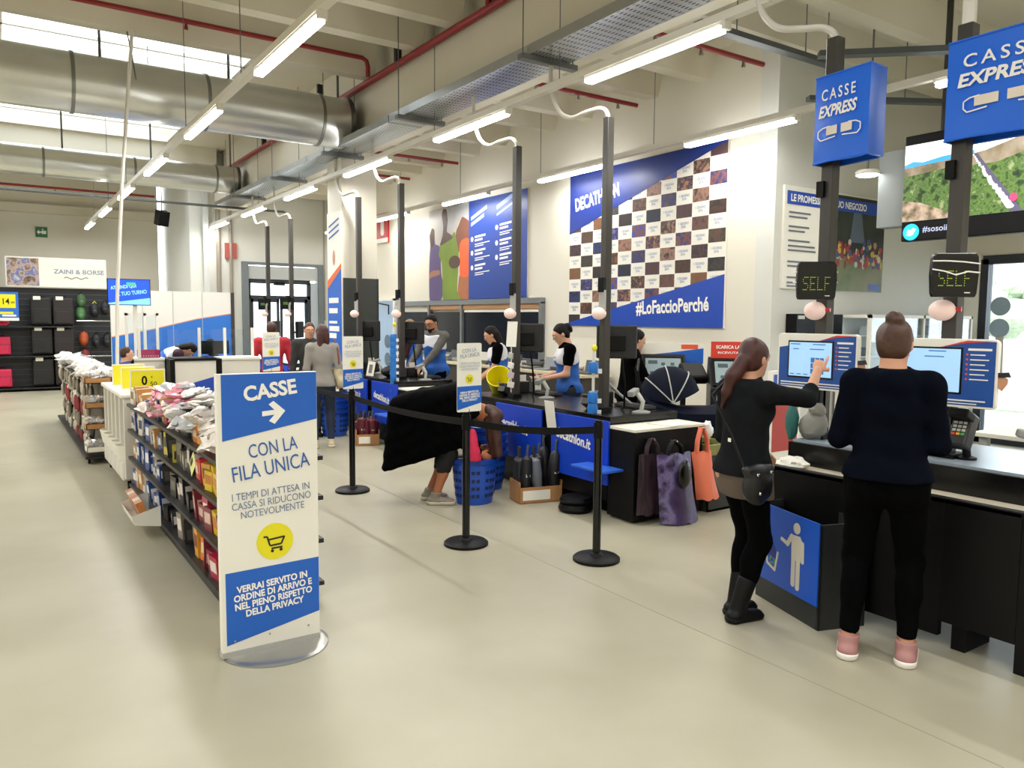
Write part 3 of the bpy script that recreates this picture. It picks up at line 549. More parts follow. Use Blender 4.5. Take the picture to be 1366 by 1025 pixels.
def till_gear(yc, idx):
    """scanner, terminal, keyboard, mat and monitor of one till around y = yc"""
    wh = ['at the till beside the nearest pole', 'at the till of the dark-haired cashier', 'at the till of the bearded cashier', 'at the till beside the grey column'][idx]
    t = T('barcode_scanner', 'grey hand scanner in its stand ' + wh, 'scanner', (4.72, yc - .25, .86), group='till scanners')
    b = (4.72, yc - .25, .86); MB().lathe([(.07, 0), (.07, .012), (.03, .025)], b, 14, sx=1.3).build('base', GREYP, t, True)
    MB().tube([(b[0], b[1], .88), (b[0], b[1] - .02, .96), (b[0] - .02, b[1] + .03, 1.03)], [.018, .02, .022]).build('handle', LG, t, True); MB().obox((b[0] - .05, b[1] + .05, 1.04), (.14, .06, .05), .4, 0, -.2).build('head', GREYP, t, bevel=.01)
    t = T('card_terminal', 'small black card terminal ' + wh, 'card terminal', (4.5, yc + .2, .86), group='till card terminals')
    MB().obox((4.5, yc + .2, .93), (.12, .09, .1), .3, 0, .5).build('body', EQ, t, bevel=.006); MB().obox((4.46, yc + .2, .985), (.06, .07, .01), .3, 0, .5).build('screen', M('3A4A4A', .2), t)
    t = T('receipt_printer', 'black receipt printer ' + wh, 'printer', (4.85, yc + .45, .86), group='till receipt printers')
    MB().box(4.76, 4.94, yc + .36, yc + .54, .861, .99).build('body', EQ, t, bevel=.012); MB().box(4.8, 4.9, yc + .38, yc + .385, .98, 1.06).build('paper', WHITE, t)
    t = T('till_monitor', 'black till monitor seen from behind ' + wh, 'monitor', (4.62, yc + .05, 1.3), group='till monitors')
    MB().obox((4.64, yc, 1.48), (.05, .36, .3), .87, 0, 0).build('housing', EQ, t, bevel=.015); MB().obox((4.61, yc - .035, 1.47), (.06, .16, .14), .87).build('rear_bulge', BLACK, t, bevel=.01)
    MB().cyl((4.56, yc + .0, 1.45), (4.5, yc + .0, 1.45), .02, n=8).build('arm', DGREY, t); MB().tube([(4.62, yc - .1, 1.33), (4.64, yc - .12, 1.1), (4.7, yc - .05, .9), (4.72, yc, .87)], .01, 6).build('cable', BLACK, t, True)
    t = T('till_keyboard', 'dark keyboard lying ' + wh, 'keyboard', (4.95, yc + .1, .86), group='till keyboards')
    MB().obox((4.95, yc + .08, .875), (.16, .4, .025), 0).build('base', EQ, t, bevel=.004)
    kk = MB()
    for r in range(4):
        for c in range(12): kk.obox((4.9 + r * .033, yc - .09 + c * .031, .892), (.026, .025, .012))
    kk.build('keys', DGREY, t)['kind'] = 'stuff'
island(4.6, 7.25, 'black checkout island with white letters on blue panels, behind the nearest belt post'); island(8.7, 11.1, 'black and blue checkout island with the bearded cashier, in front of the column'); island(13.1, 15.7, 'far checkout island before the entrance door')
for i, y in enumerate((5.22, 6.62, 9.31, 10.72)): till_gear(y, i)
# till poles with hoses, flag, round lamp
def pole(y, name, x=4.5, hose=True, top=3.42):
    t = T('till_pole', name, 'pole', (x, y, .86), group='dark poles standing on the checkout islands')
    MB().box(x - .035, x + .035, y - .035, y + .035, .862, top).build('post', POLE, t, bevel=.004)
    MB().tube([(x, y, top - .02), (x - .01, y + .02, top + .05), (x - .02, y + .1, top + .09), (x - .04, y + .27, top + .09), (x - .05, y + .45, top + .08), (x - .05, y + .62, top + .16), (x - .05, y + .72, top + .3), (x - .05, y + .77, top + .45), (x - .05, y + .78, top + .66)], .02, 10, 0, 5).build('white_hose', WPLAS, t, True)
    MB().obox((x - .06, y - .02, 1.98), (.05, .06, .13), .2).build('clamp', BLACK, t, bevel=.008); MB().obox((x - .06, y - .03, 1.84), (.02, .07, .19), .3).build('grey_flag', M('A8A8A4', .4), t, bevel=.008)
    MB().blob((x - .08, y - .01, 1.73), (.065, .065, .055), 16).build('round_lamp', M('E6C8BE', .4, var=0, emit=.25), t, True)
    MB().box(x - .06, x + .05, y - .05, y + .05, .862, .9).build('foot', BLACK, t)
    return t
pn = ['nearest to the belt posts, before the photo tile poster', 'before the blue runners poster', 'beside the fire extinguisher sign', 'in front of the grey column', 'left one of the two before the entrance door', 'right one of the two before the entrance door']
for y, n in zip((5.22, 6.62, 9.31, 10.72, 15.2, 13.8), pn): pole(y, 'dark pole with a white hose, ' + n)
for yy, nm in ((6.62, 'the pole before the blue runners poster'), (5.22, 'the pole nearest to the belt posts')):
    if yy > 6: 
        t = T('hanging_notes', 'white paper notes and tags hanging down ' + nm, 'notice', (4.42, yy, .9)); MB().obox((4.43, yy - .03, 1.52), (.006, .12, .26), .4, .0, .1).build('paper_sheet', WHITE, t); MB().box(4.425, 4.432, yy - .03, yy - .02, .92, 1.45).build('cord', WPLAS, t)
        for k in range(4): MB().obox((4.42, yy - .03, 1.3 - .1 * k), (.02, .07, .06), .3 * k, .2).build('tag', [LG, WHITE, M('C8B8C0', .5), WPLAS][k], t, bevel=.004)
# hanging strips of blue bottles on two poles
BB = M('1E6FC0', .3, var=.1); TG = M('D8DCE0', .5)
def strip(y, zs, label, x=4.4):
    t = T('hanging_strip', label, 'display strip', (x, y, .6)); MB().box(x - .008, x + .008, y - .01, y + .01, .55, zs[0] + .16).build('strip', WPLAS, t)
    MB().blob((x, y - .01, zs[0] + .17), (.03, .012, .03), 10).build('yellow_badge', YEL, t, True)
    for k, z in enumerate(zs):
        b = T('blue_cap', '%s blue clip-on item from the top of the %s' % (NTH[k] if k < 9 else 'lowest', label.split(' of ')[0]), 'accessory', (x, y, z), group='blue items on the ' + label.split(' of ')[0])
        MB().lathe([(.02, .05), (.045, .045), (.055, .0), (.05, -.045), (.02, -.05)], (x - .02, y - .02, z), 12, sx=.8).build('body', BB, b, True); MB().obox((x - .03, y - .055, z - .02), (.03, .006, .06), -.5).build('stripe', M('6AA8E0', .4), b)
        MB().obox((x + .01, y - .075, z - .03), (.035, .006, .04), -.5).build('tag', TG, b)
strip(5.2, [1.26, 1.0, .9, .62], 'near hanging strip of blue caps by the nearest pole', 4.36); strip(9.2, [1.42 - .085 * k for k in range(10)], 'far hanging strip of blue caps beside the bearded cashier', 4.34)
# paper notes on the counter front
t = T('price_note', 'white notice clipped on the black gap between the blue panels', 'notice', (4.26, 5.75, .85)); MB().obox((4.24, 5.66, .8), (.004, .14, .26), 0, 0, -.15).build('sheet', WHITE, t); 
t = T('paper_notice', 'white drawing sheet standing on the island in front of the column', 'notice', (4.35, 10.6, .86)); MB().obox((4.34, 9.95, .97), (.004, .2, .2), .1, 0, .2).build('sheet', M('E4DCCC', .6), t); MB().obox((4.336, 9.95, .97), (.004, .09, .12), .1, 0, .2).build('drawing', MGREY, t)
t = T('black_bag', 'black bag lying on the island beside the paper notice', 'bag', (4.55, 9.75, .86)); MB().blob((4.55, 9.72, .94), (.14, .18, .085), 14, jit=.06).build('body', BLACK, t, True); MB().obox((4.44, 9.66, .93), (.01, .09, .03), .4).build('label_patch', WHITE, t)
t = T('yellow_bag', 'bright yellow shopping bag tipped on the counter by the middle post', 'bag', (4.5, 7.1, .86)); MB().lathe([(.075, 0), (.12, .22), (.13, .27), (.122, .272), (.07, .02), (.01, .015)], (0, 0, 0), 18, sx=1.1).build('body', YEL, t, True)
ob = bpy.data.objects[t.name]; OFF.pop(t.name); ob.rotation_euler = (.5, -.75, .3); ob.location = (4.62, 7.12, .89)
for c in ob.children: c.data.transform(Matrix.Translation(Vector((4.5, 7.1, .86))))
# ------------------------------------------------------------------ stuff standing before the islands
BK = M('1D50B8', .3, var=.05)
def basket(x, y, z, r=.19, h=.36, label='', lid=True, handle=False, group='blue shopping baskets', slots=True):
    t = T('shopping_basket', label, 'basket', (x, y, z), group=group); n = 28
    MB().lathe([(r * .78, 0), (r * .8, .02), (r * .93, h * .55), (r * .98, h), (r * .94, h), (r * .9, h * .55), (r * .75, .03), (.01, .03)], (x, y, z), n, sx=1.1).build('tub', BK, t, True)
    MB().lathe([(r * 1.0, h - .03), (r * 1.07, h - .025), (r * 1.07, h + .012), (r * .95, h + .015)], (x, y, z), n, sx=1.1).build('rim', M('143C96', .3), t, True)
    if slots:
        sl = MB()
        for j, zz in enumerate((.07, .14, .21, .285)):
            for k in range(n):
                if k % 4 == 0: continue
                rr = r * (.82 + .17 * zz / h) * 1.03; a0, a1 = 2 * math.pi * (k + .15) / n, 2 * math.pi * (k + .85) / n
                sl.add([(x + rr * 1.1 * math.cos(a), y + rr * math.sin(a), z + zz + dz) for a, dz in ((a0, 0), (a1, 0), (a1, .03), (a0, .03))], [(0, 1, 2, 3)])
        sl.build('slots', M('0A1E50', .5), t)['kind'] = 'stuff'
    if handle: MB().tube([(x - r * 1.1, y, z + h), (x - r * .9, y, z + h + .03), (x, y - r * .6, z + h + .045), (x + r * .9, y, z + h + .03), (x + r * 1.1, y, z + h)], .01).build('handle', DGREY, t, True)
    return t
basket(3.62, 5.98, 0, .195, .4, 'blue slotted shopping basket on the floor beside the bent shopper', handle=True)
for k in range(4): basket(4.02, 6.42, .001 + .085 * k, .19, .36, 'blue basket in the stack behind the front basket, ' + ['lowest', 'second from below', 'third from below', 'topmost'][k], group='stacked blue baskets by the counter', handle=k == 3, slots=k == 0)
for k in range(4): basket(4.0, 10.45, .001 + .075 * k, .19, .36, 'blue basket in the far stack behind the striped woman, ' + ['lowest', 'second from below', 'third from below', 'topmost'][k], group='far stack of blue baskets', handle=k == 3, slots=k == 0)
def carton(x, y, rz, w, d, h, label, dark):
    t = T('cardboard_box', label, 'box', (x, y, 0), rz, world=False)
    b = MB(); b.box(-w / 2, w / 2, -d / 2, d / 2, 0, .01); b.box(-w / 2, w / 2, -d / 2, -d / 2 + .006, 0, h * .75); b.box(-w / 2, w / 2, d / 2 - .006, d / 2, 0, h); b.box(-w / 2, -w / 2 + .006, -d / 2, d / 2, 0, h); b.box(w / 2 - .006, w / 2, -d / 2, d / 2, 0, h); b.build('shell', KRAFT, t)
    MB().box(-w / 2 + .03, w / 2 - .12, -d / 2 - .002, -d / 2, .03, h * .6).build('label_sheet', WHITE, t)
    random.seed(int(x * 100))
    for k in range(9):
        ux, uy = -w / 2 + .07 + (k % 3) * (w - .14) / 2, -d / 2 + .06 + (k // 3) * (d - .12) / 2; tx, ty = random.uniform(-.05, .05), random.uniform(-.05, .05); hh = random.uniform(.42, .56) if dark else random.uniform(.36, .42)
        u = T('folded_umbrella', '%s folded %s umbrella of the %s row in the %s' % (['left', 'centre', 'right'][k % 3], 'black' if dark else 'dark red', ['front', 'middle', 'back'][k // 3], label.split(' of ')[0]), 'umbrella', (x, y, .012), rz, group='folded umbrellas in the ' + label.split(' of ')[0], world=False)
        c = [M('17171B', .5), M('24262C', .5), M('6C7078', .4)][2 if k == 1 and dark else k % 2] if dark else [M('5A1424', .5), M('3C3C44', .5)][k % 2 if k > 5 else 0]
        top = Vector((ux + tx, uy + ty, hh)); bt = Vector((ux, uy, 0.002)); MB().tube([bt, bt.lerp(top, .1), bt.lerp(top, .55), bt.lerp(top, .8), bt.lerp(top, .86)], [.014, .04, .056, .05, .02], 9).build('canopy', c, u, True)
        MB().tube([bt.lerp(top, .84), top, top + Vector((.01, 0, .03))], [.012, .013, .016], 7).build('handle', [M('4A525C', .35), DGREY][k % 2], u, True)
        if k in (0, 2, 5, 7): MB().obox(bt.lerp(top, .5) + Vector((0, -.048, 0)), (.04, .004, .03)).build('price_tag', TG, u)
carton(4.14, 5.74, R(62) - R(90) + R(15), .42, .26, .2, 'near cardboard box of black folded umbrellas before the blue panels', True)
carton(4.08, 9.5, -.3, .3, .26, .2, 'far cardboard box of dark red umbrellas by the column side island', False)
t = T('floor_rolls', 'dark round coil lying under the blue counter panel', 'coil', (4.55, 5.35, 0)); MB().lathe([(.05, 0), (.14, 0), (.155, .03), (.14, .07), (.05, .07)], (4.2, 5.22, 0), 24).lathe([(.05, .075), (.13, .075), (.145, .1), (.13, .13), (.05, .13)], (4.2, 5.22, 0), 24).build('coil', BLACK, t, True)
# ------------------------------------------------------------------ bags hanging on the counter end, clear-out bin
def tote(cx, cy, w, h, ztop, d, mat, label, shear=0., hl=.12, hw=.25, hook=None, flat=None):
    t = T('hanging_tote', label, 'bag', (cx, cy, ztop)); P = [(-w / 2, 0), (w / 2, 0), (w / 2 + .02, -h), (-w / 2 - .01, -h)]
    f = [(cx + a + shear * b, cy - .01, ztop + b) for a, b in P]; g = [(cx + a * 1.02 + shear * b, cy - .01 - d * (.2 if b == 0 else 1), ztop + b + (.0 if b == 0 else .015)) for a, b in P]
    mb = MB(); N = 8; vs = []
    for j in range(N + 1):
        s = j / N
        for i in range(N + 1):
            u = i / N - .5; x = cx + u * (w + .03 * s) - shear * h * s; bul = d * (math.sin(math.pi * (i / N)) ** .5 if 0 < i < N else 0) * (.25 + .75 * s); vs.append((x, cy - .012 - bul + .006 * math.sin(9 * u + 7 * s), ztop - h * s + .01 * math.sin(i * 2)))
    for j in range(N + 1):
        s = j / N
        for i in range(N + 1): u = i / N - .5; vs.append((cx + u * (w + .03 * s) - shear * h * s, cy - .006, ztop - h * s))
    K = N + 1; q = lambda j, i, o=0: o * K * K + j * K + i; fs = []
    for j in range(N):
        for i in range(N): fs += [(q(j, i), q(j + 1, i), q(j + 1, i + 1), q(j, i + 1)), (q(j, i, 1), q(j, i + 1, 1), q(j + 1, i + 1, 1), q(j + 1, i, 1))]
        fs += [(q(j, 0, 1), q(j + 1, 0, 1), q(j + 1, 0), q(j, 0)), (q(j, N), q(j + 1, N), q(j + 1, N, 1), q(j, N, 1))]
    for i in range(N): fs.append((q(N, i), q(N, i, 1), q(N, i + 1, 1), q(N, i + 1)))
    mb.add(vs, fs).build('bag_body', mat, t, True)
    for s, yy in ((0, cy - .012), (1, cy - .03)):
        x0, x1 = cx - w * hw, cx + w * hw; tp = hook or (cx, ztop + hl); r = .014
        MB().tube([(x0, yy, ztop - .01), (x0 * .7 + tp[0] * .3 - .01, yy, ztop * .5 + tp[1] * .5), (tp[0] - .015, yy + .008, tp[1]), (tp[0] + .015, yy + .008, tp[1]), (x1 * .7 + tp[0] * .3 + .01, yy, ztop * .5 + tp[1] * .5), (x1, yy, ztop - .01)], r, 8).build('handle', flat or mat, t, True)
    MB().cyl((cx, cy - .05, (hook or (0, ztop + hl))[1] + .0), (cx, cy + .03, (hook or (0, ztop + hl))[1]), .006, n=8).build('hook', CHROME, t)
    return t
purple = ramp_mat('purple_print', [(.3, '241830'), (.42, '3E2C50'), (.5, '4A3A68'), (.57, '7C70A0'), (.63, '2E2040'), (.8, '140E1C')], 3.0, rough=.35, bump=.1)
dpurple = ramp_mat('dark_stripe_print', [(.4, '120C10'), (.5, '3A2030'), (.6, '181014'), (.8, '0E0A0C')], 5, rough=.5, stretch=(4, 1, .4))
coral = M('EE7C5C', .5, var=.08, scale=5, bump=.15)
tote(4.46, 4.58, .26, .5, .58, .05, dpurple, 'dark striped tote, leftmost of the bags on the counter end', 0); 
pt = tote(4.62, 4.48, .38, .58, .585, .12, purple, 'glossy purple patterned tote bag hanging on the counter end', -.12, .1, .22, flat=BLACK)
MB().blob((4.66, 4.38, .42), (.075, .03, .12), 16).build('black_pouch', GBLK, pt, True)
tote(5.0, 4.53, .23, .42, .56, .07, coral, 'coral orange tote bag, rightmost on the counter end', -.22, .2, .3)
t = T('waste_bin', 'dark grey bin with an olive bag rim beside the coral tote', 'bin', (5.28, 4.72, 0)); b = MB(); 
b.box(5.135, 5.45, 4.55, 4.56, 0, .55).box(5.135, 5.45, 4.9, 4.91, 0, .55).box(5.135, 5.145, 4.55, 4.91, 0, .55).box(5.44, 5.45, 4.55, 4.91, 0, .55).box(5.14, 5.45, 4.55, 4.91, 0, .02).build('shell', M('333530', .5), t); OL = M('8A8A50', .45, var=.2, scale=20, bump=.3)
MB().box(5.12, 5.465, 4.535, 4.56, .5, .6).box(5.12, 5.465, 4.9, 4.925, .5, .6).box(5.12, 5.145, 4.56, 4.9, .5, .6).box(5.44, 5.465, 4.56, 4.9, .5, .6).build('olive_bag_rim', OL, t, bevel=.01); MB().box(5.36, 5.38, 4.545, 4.55, .44, .46).build('sticker', WHITE, t)
t = T('white_plastic_bag', 'crumpled white plastic bag hanging off the packing top corner', 'bag', (5.1, 4.6, .7)); MB().blob((5.16, 4.6, .72), (.05, .05, .08), 12, jit=.2).build('body', M('E8E8E4', .3, bump=.3, scale=30), t, True)
t = T('packing_paper', 'white paper sheets lying on the counter packing top', 'paper', (4.9, 4.75, .786)); MB().obox((4.85, 4.73, .789), (.36, .26, .005), .2).build('sheets', WHITE, t)

# ================================================================== PUSHCHAIR AND INFO KIOSKS
t = T('pushchair', 'navy pushchair with hood and grey piping behind the counter', 'pushchair', (5.38, 5.28, 0)); NV = M('0B1022', .7, var=.1, bump=.1, scale=30, spec=.15)
hd = MB(); N = 14; vs = []
for j in range(9):
    ph = R(-5 + 100 * j / 8)
    for i in range(N + 1):
        th = math.pi * i / N; vs.append((5.45 + .3 * math.cos(ph) - .12, 5.2 + .2 * math.cos(th) * 1.0, .9 + (.3 * math.sin(ph) + .02) * math.sin(th) + .06 * math.sin(ph)))
hd.add([], []); 
def shell(cx, cy, cz, rx, ry, rz, a0, a1, mat, name, par, yaw=0):
    mb = MB(); vs = []; A, Bn = 10, 14
    for j in range(A + 1):
        a = R(a0 + (a1 - a0) * j / A)
        for i in range(Bn + 1):
            b = math.pi * i / Bn; p = Vector((rx * math.cos(a) * math.sin(b), ry * math.cos(b), rz * math.sin(a) * math.sin(b))); p.rotate(Matrix.Rotation(yaw, 3, 'Z')); vs.append(p + Vector((cx, cy, cz)))
    mb.add(vs, [(j * (Bn + 1) + i, j * (Bn + 1) + i + 1, (j + 1) * (Bn + 1) + i + 1, (j + 1) * (Bn + 1) + i) for j in range(A) for i in range(Bn)]); return mb.build(name, mat, par, True)
yw = R(-35)
h = shell(5.38, 5.28, .9, .3, .2, .34, 20, 175, NV, 'hood', t, yw)
for a in (55, 100, 140):
    pts = []
    for i in range(13):
        b = math.pi * i / 12; p = Vector((.305 * math.cos(R(a)) * math.sin(b), .205 * math.cos(b), .345 * math.sin(R(a)) * math.sin(b))); p.rotate(Matrix.Rotation(yw, 3, 'Z')); pts.append(p + Vector((5.38, 5.28, .9)))
    MB().tube(pts, .006, 6).build('piping', LG, h, True)
dx = Vector((math.cos(yw), math.sin(yw), 0)); dy = Vector((-dx.y, dx.x, 0)); c0 = Vector((5.38, 5.28, 0))
def L3(a, b, z): return c0 + dx * a + dy * b + Vector((0, 0, z))
mb = MB(); sec = []
for a, z, hh in ((-.28, .88, .05), (-.2, .72, .16), (.1, .62, .18), (.4, .66, .14), (.48, .78, .04)): sec.append((a, z, hh))
vs = []; 
for a, z, hh in sec:
    for b, q in ((-.2, 0), (-.21, hh), (-.12, hh + .05), (.12, hh + .05), (.21, hh), (.2, 0), (.1, -.05), (-.1, -.05)): vs.append(L3(a, b, z + q))
mb.add(vs, [(i * 8 + k, i * 8 + (k + 1) % 8, i * 8 + 8 + (k + 1) % 8, i * 8 + 8 + k) for i in range(4) for k in range(8)] + [tuple(range(7, -1, -1)), tuple(range(32, 40))]).build('carrycot', NV, t, True)
for s in (-.19, .19):
    MB().tube([L3(-.62, s, 1.1), L3(-.5, s, .98), L3(-.1, s, .66), L3(.35, s, .2)], .013).build('frame_tube', M('B0B4B4', .3, .8), t, True); MB().tube([L3(.25, s, .62), L3(-.35, s, .18)], .013).build('frame_tube', DGREY, t, True)
MB().tube([L3(-.62, -.19, 1.1), L3(-.66, -.1, 1.13), L3(-.66, .1, 1.13), L3(-.62, .19, 1.1)], .018).build('push_handle', BLACK, t, True)
MB().tube([L3(-.3, -.2, .95), L3(-.34, -.2, 1.2), L3(-.3, 0, 1.3), L3(-.3, .2, 1.2), L3(-.28, .2, .95)], .012).build('carry_bar', BLACK, t, True)
for a, s, r in ((-.35, -.22, .13), (-.35, .22, .13), (.4, -.2, .09), (.4, .2, .09)):
    p = L3(a, s, r); w_ = MB().cyl(p - dy * .02, p + dy * .02, r, n=24).build('wheel', BLACK, t, True); MB().cyl(p - dy * .024, p + dy * .024, r * .5, n=16).build('hub', LG, w_, True)
def kiosk(x, y, rz, label, red):
    t = T('info_kiosk', label, 'kiosk', (x, y, 0), rz, world=False); K = M('15161A', .35)
    pr = [(-.2, 0), (.2, 0), (.2, 1.15), (.14, 1.3), (.06, 1.3), (-.2, 1.0)]   # side profile (y,z)
    MB().add([(s, a, b) for s in (-.24, .24) for a, b in pr], [tuple(range(5, -1, -1)), tuple(range(6, 12))] + [(i, (i + 1) % 6, 6 + (i + 1) % 6, 6 + i) for i in range(6)]).build('cabinet', K, t, bevel=.006)
    d = Vector((0, .26, .3)).normalized(); pl = ((-.22, -.2 + .01, 1.012), (1, 0, 0), tuple(d))
    MB().plate(rrect(0, 0, .44, .33, .01), pl, .03, 0).build('screen_bezel', GBLK, t, bevel=.004); MB().plate(rect(.03, .03, .41, .3), pl, .002, .03).build('screen', M('7C8C8E', .3, var=.1, emit=.25), t)
    mb = MB()
    for r_ in ((.06, .22, .16, .27), (.2, .2, .24, .24), (.3, .2, .34, .24), (.08, .08, .2, .12)): mb.plate(rect(*r_), pl, .001, .032)
    mb.build('screen_icons', M('3A4A50', .4), t)
    pf = ((-.2, -.202, .2), (1, 0, 0), Z); MB().plate(rect(.02, 0, .38, .74), pf, .004).build('poster_blue', BLUE, t); MB().plate(rect(.02, .38, .38, .74), pf, .002, .004).build('poster_white', WHITE, t)
    MB().plate(rrect(.12, .5, .25, .62, .02), pf, .001, .006).plate([(.14, .51), (.2, .51), (.16, .46)], pf, .001, .006).build('blue_bubble', BLUE, t); MB().plate(rrect(.2, .46, .3, .56, .03), pf, .0006, .006).plate([(.22, .47), (.27, .47), (.25, .43)], pf, .0006, .006).build('lime_bubble', M('B8CC30', .5), t)
    for k in range(5): MB().plate(rect(.06, .3 - .05 * k, .06 + (.22, .26, .2, .24, .18)[k], .32 - .05 * k), pf, .001, .004).build('text_line', TWHITE, t)
    if red:
        pr_ = ((-.22, .06, 1.29), (1, 0, 0), Z); MB().plate(rect(0, 0, .44, .17), pr_, .012, 0).build('red_sign', M('D23A2A', .45), t); text('SCARICA LA TUA', pr_, .22, .115, .34, .035, TWHITE, t, 0, bold=.03, o=.014); text('RICEVUTA QUI', pr_, .22, .055, .3, .028, TWHITE, t, 0, bold=.02, o=.014)
    else:
        pr_ = ((-.42, .08, 1.2), (1, 0, 0), Z); MB().plate(rrect(0, 0, .86, .22, .02), pr_, .008, 0).build('header_board', WHITE, t); MB().plate([(.0, 0), (.86, 0), (.86, .17), (.5, .12), (0, .06)], pr_, .002, .008).build('blue_wave', BLUE, t); MB().plate(rect(.62, .16, .8, .21), pr_, .002, .008).build('orange_word', M('E2603A', .5), t); MB().plate(rect(.06, .09, .18, .18), pr_, .002, .009).build('photo_patch', M('C08A6A', .5, var=.3, scale=20), t)
        MB().obox((.3, -.3, 1.12), (.26, .3, .1), .2, .5).build('receipt_unit', BLACK, t, bevel=.03)
    return t
kiosk(6.28, 5.28, R(-48) + R(6), 'black info kiosk with a red top sign, left of the pony-tailed woman', True)
kiosk(6.1, 6.1, R(-42), 'black info kiosk with white and blue header board behind the pushchair', False)
# ================================================================== EXPRESS TILLS (RIGHT)
t = T('express_counter', 'long black express till counter with beige bagging ledge, right foreground', 'counter', (4.6, 1.2, 0))
MB().box(4.0, 4.04, 1.98, 3.12, .06, .78).box(4.0, 4.04, -1.4, 1.62, .0, .78).box(4.0, 4.04, 1.62, 1.98, .14, .78).build('front_panel', BLACK, t, bevel=.004)
for q_ in ((4.04, 4.3, 1.86, 1.93), (4.04, 4.9, 1.56, 1.62), (4.04, 5.1, 3.06, 3.12), (4.04, 5.1, -1.4, -1.34)): MB().box(*q_, 0, .7).build('side_panel', BLACK, t)
MB().box(4.04, 4.27, -1.4, 3.1, .7, .76).build('beige_ledge', M('C9C0AA', .5), t); MB().box(4.0, 4.05, -1.4, 3.12, .755, .785).build('front_rim', BLACK, t, bevel=.004)
MB().box(4.27, 5.1, -1.4, 3.12, .5, .9).build('rear_body', GBLK, t, bevel=.004)
MB().box(4.29, 5.1, -1.4, 3.1, .9, .915).build('blue_grey_deck', M('9AA8B4', .2, var=.03), t)
MB().box(4.045, 4.05, 1.9, 1.92, .3, .6).build('grip', DGREY, t)
# tables behind
t = T('white_table', 'cream worktop on a light metal frame behind the express counter', 'table', (6.2, 1.8, 0)); MB().box(5.35, 6.9, .6, 2.5, .93, .96).build('tabletop', CREAM, t, bevel=.004)
for x, y in ((5.4, .65), (6.85, .65), (5.4, 2.44), (6.85, 2.44)): MB().box(x - .025, x + .025, y - .025, y + .025, 0, .93).build('leg', LG, t)
t = T('till_pole', 'dark pole carrying the left blue express sign', 'pole', (4.5, 3.0, .92), group='express till poles')
def xpole(y, first, lab, y_s0, y_s1, zs):
    t = T('till_pole', lab, 'pole', (4.5, y, .92), group='express till poles')
    MB().box(4.46, 4.54, y - .04, y + .04, .917, 3.46 if first else 3.3).build('post', POLE, t, bevel=.004)
    MB().box(4.42, 4.58, y - .08, y + .08, .917, .94).build('foot', BLACK, t)
    if first: MB().tube([(4.5, y, 3.45), (4.49, y + .02, 3.5), (4.46, y + .08, 3.54), (4.42, y + .2, 3.56), (4.4, y + .38, 3.62), (4.38, y + .5, 3.78), (4.38, y + .55, 4.06)], .022, 10, 0, 5).build('white_hose', WPLAS, t, True)
    else: MB().cyl((4.5, y, 3.3), (4.5, y, 4.05), .035, n=14).build('white_sleeve', WPLAS, t, True)
    MB().obox((4.46, y + .03, 2.52), (.05, .05, .1)).build('clamp', BLACK, t); MB().obox((4.46, y, 1.2), (.06, .08, .2)).build('cable_box', BLACK, t)
    MB().blob((4.44, y + .03, 1.745), (.07, .07, .06), 18).build('round_lamp', M('E6C8BE', .4, var=0, emit=.25), t, True); MB().cyl((4.46, y - .03, 1.75), (4.47, y - .06, 1.75), .014, n=8).build('red_tip', M('C43A3A', .4), t)
    return t
bpy.data.objects.remove(t)
xp = [xpole(3.05, True, 'dark pole carrying the left blue express sign', 0, 0, 0), xpole(2.24, False, 'dark pole carrying the right blue express sign', 0, 0, 0)]
def self_display(y, lab, cords):
    t = T('till_display', lab, 'display', (4.4, y, 1.8), group='green lettered till displays'); yaw = R(-38)
    pts = [(-.11, -.12), (.11, -.12), (.118, -.1), (.125, 0), (.12, .1), (.105, .12), (-.105, .12), (-.12, .1), (-.125, 0), (-.118, -.1)]
    d = Vector((math.cos(yaw), math.sin(yaw), 0)); O = Vector((4.385, y, 1.935)); pl = (O, d, Z)
    MB().plate(pts, pl, .04, 0).build('housing', GBLK, t, bevel=.006)
    MB().obox((4.42, y + .01, 1.94), (.06, .06, .06)).build('bracket', BLACK, t)
    px = MB(); F = {'S': ['01111', '10000', '10000', '01110', '00001', '00001', '11110'], 'E': ['11111', '10000', '10000', '11110', '10000', '10000', '11111'], 'L': ['10000'] * 6 + ['11111'], 'F': ['11111', '10000', '10000', '11110', '10000', '10000', '10000']}
    for i, ch in enumerate('SELF'):
        for r, rowp in enumerate(F[ch]):
            for c, v in enumerate(rowp):
                if v == '1': a = -.088 + i * .045 + c * .0072; b = .018 - r * .013; px.plate(rect(a, b, a + .004, b + .005), pl, .001, .0405)
    px.build('lit_letters', M('8CAA1C', .4, var=0, emit=.55), t)['kind'] = 'stuff'
    MB().plate(rect(.05, -.098, .08, -.093), pl, .001, .0405).build('maker_mark', TWHITE, t)
    if cords:
        for zz in ((.075, .075, .07, .06), (.03, .02, .0, .018, .012)):
            P = [O + d * (-.124 + .248 * i / (len(zz) - 1)) + Vector((0, 0, q)) + d.cross(Vector(Z)) * .045 for i, q in enumerate(zz)]; MB().tube(P, .004, 6).build('white_cord', TWHITE, t, True)
    else:
        for q in (.055, -.01):
            for s in (-1, 1): MB().obox(O + d * s * .122 + Vector((0, 0, q)), (.02, .05, .008), yaw).build('white_clip', TWHITE, t)
self_display(3.05, 'till display reading SELF on the left express pole', False); self_display(2.2, 'till display reading SELF wrapped in white cords, right express pole', True)
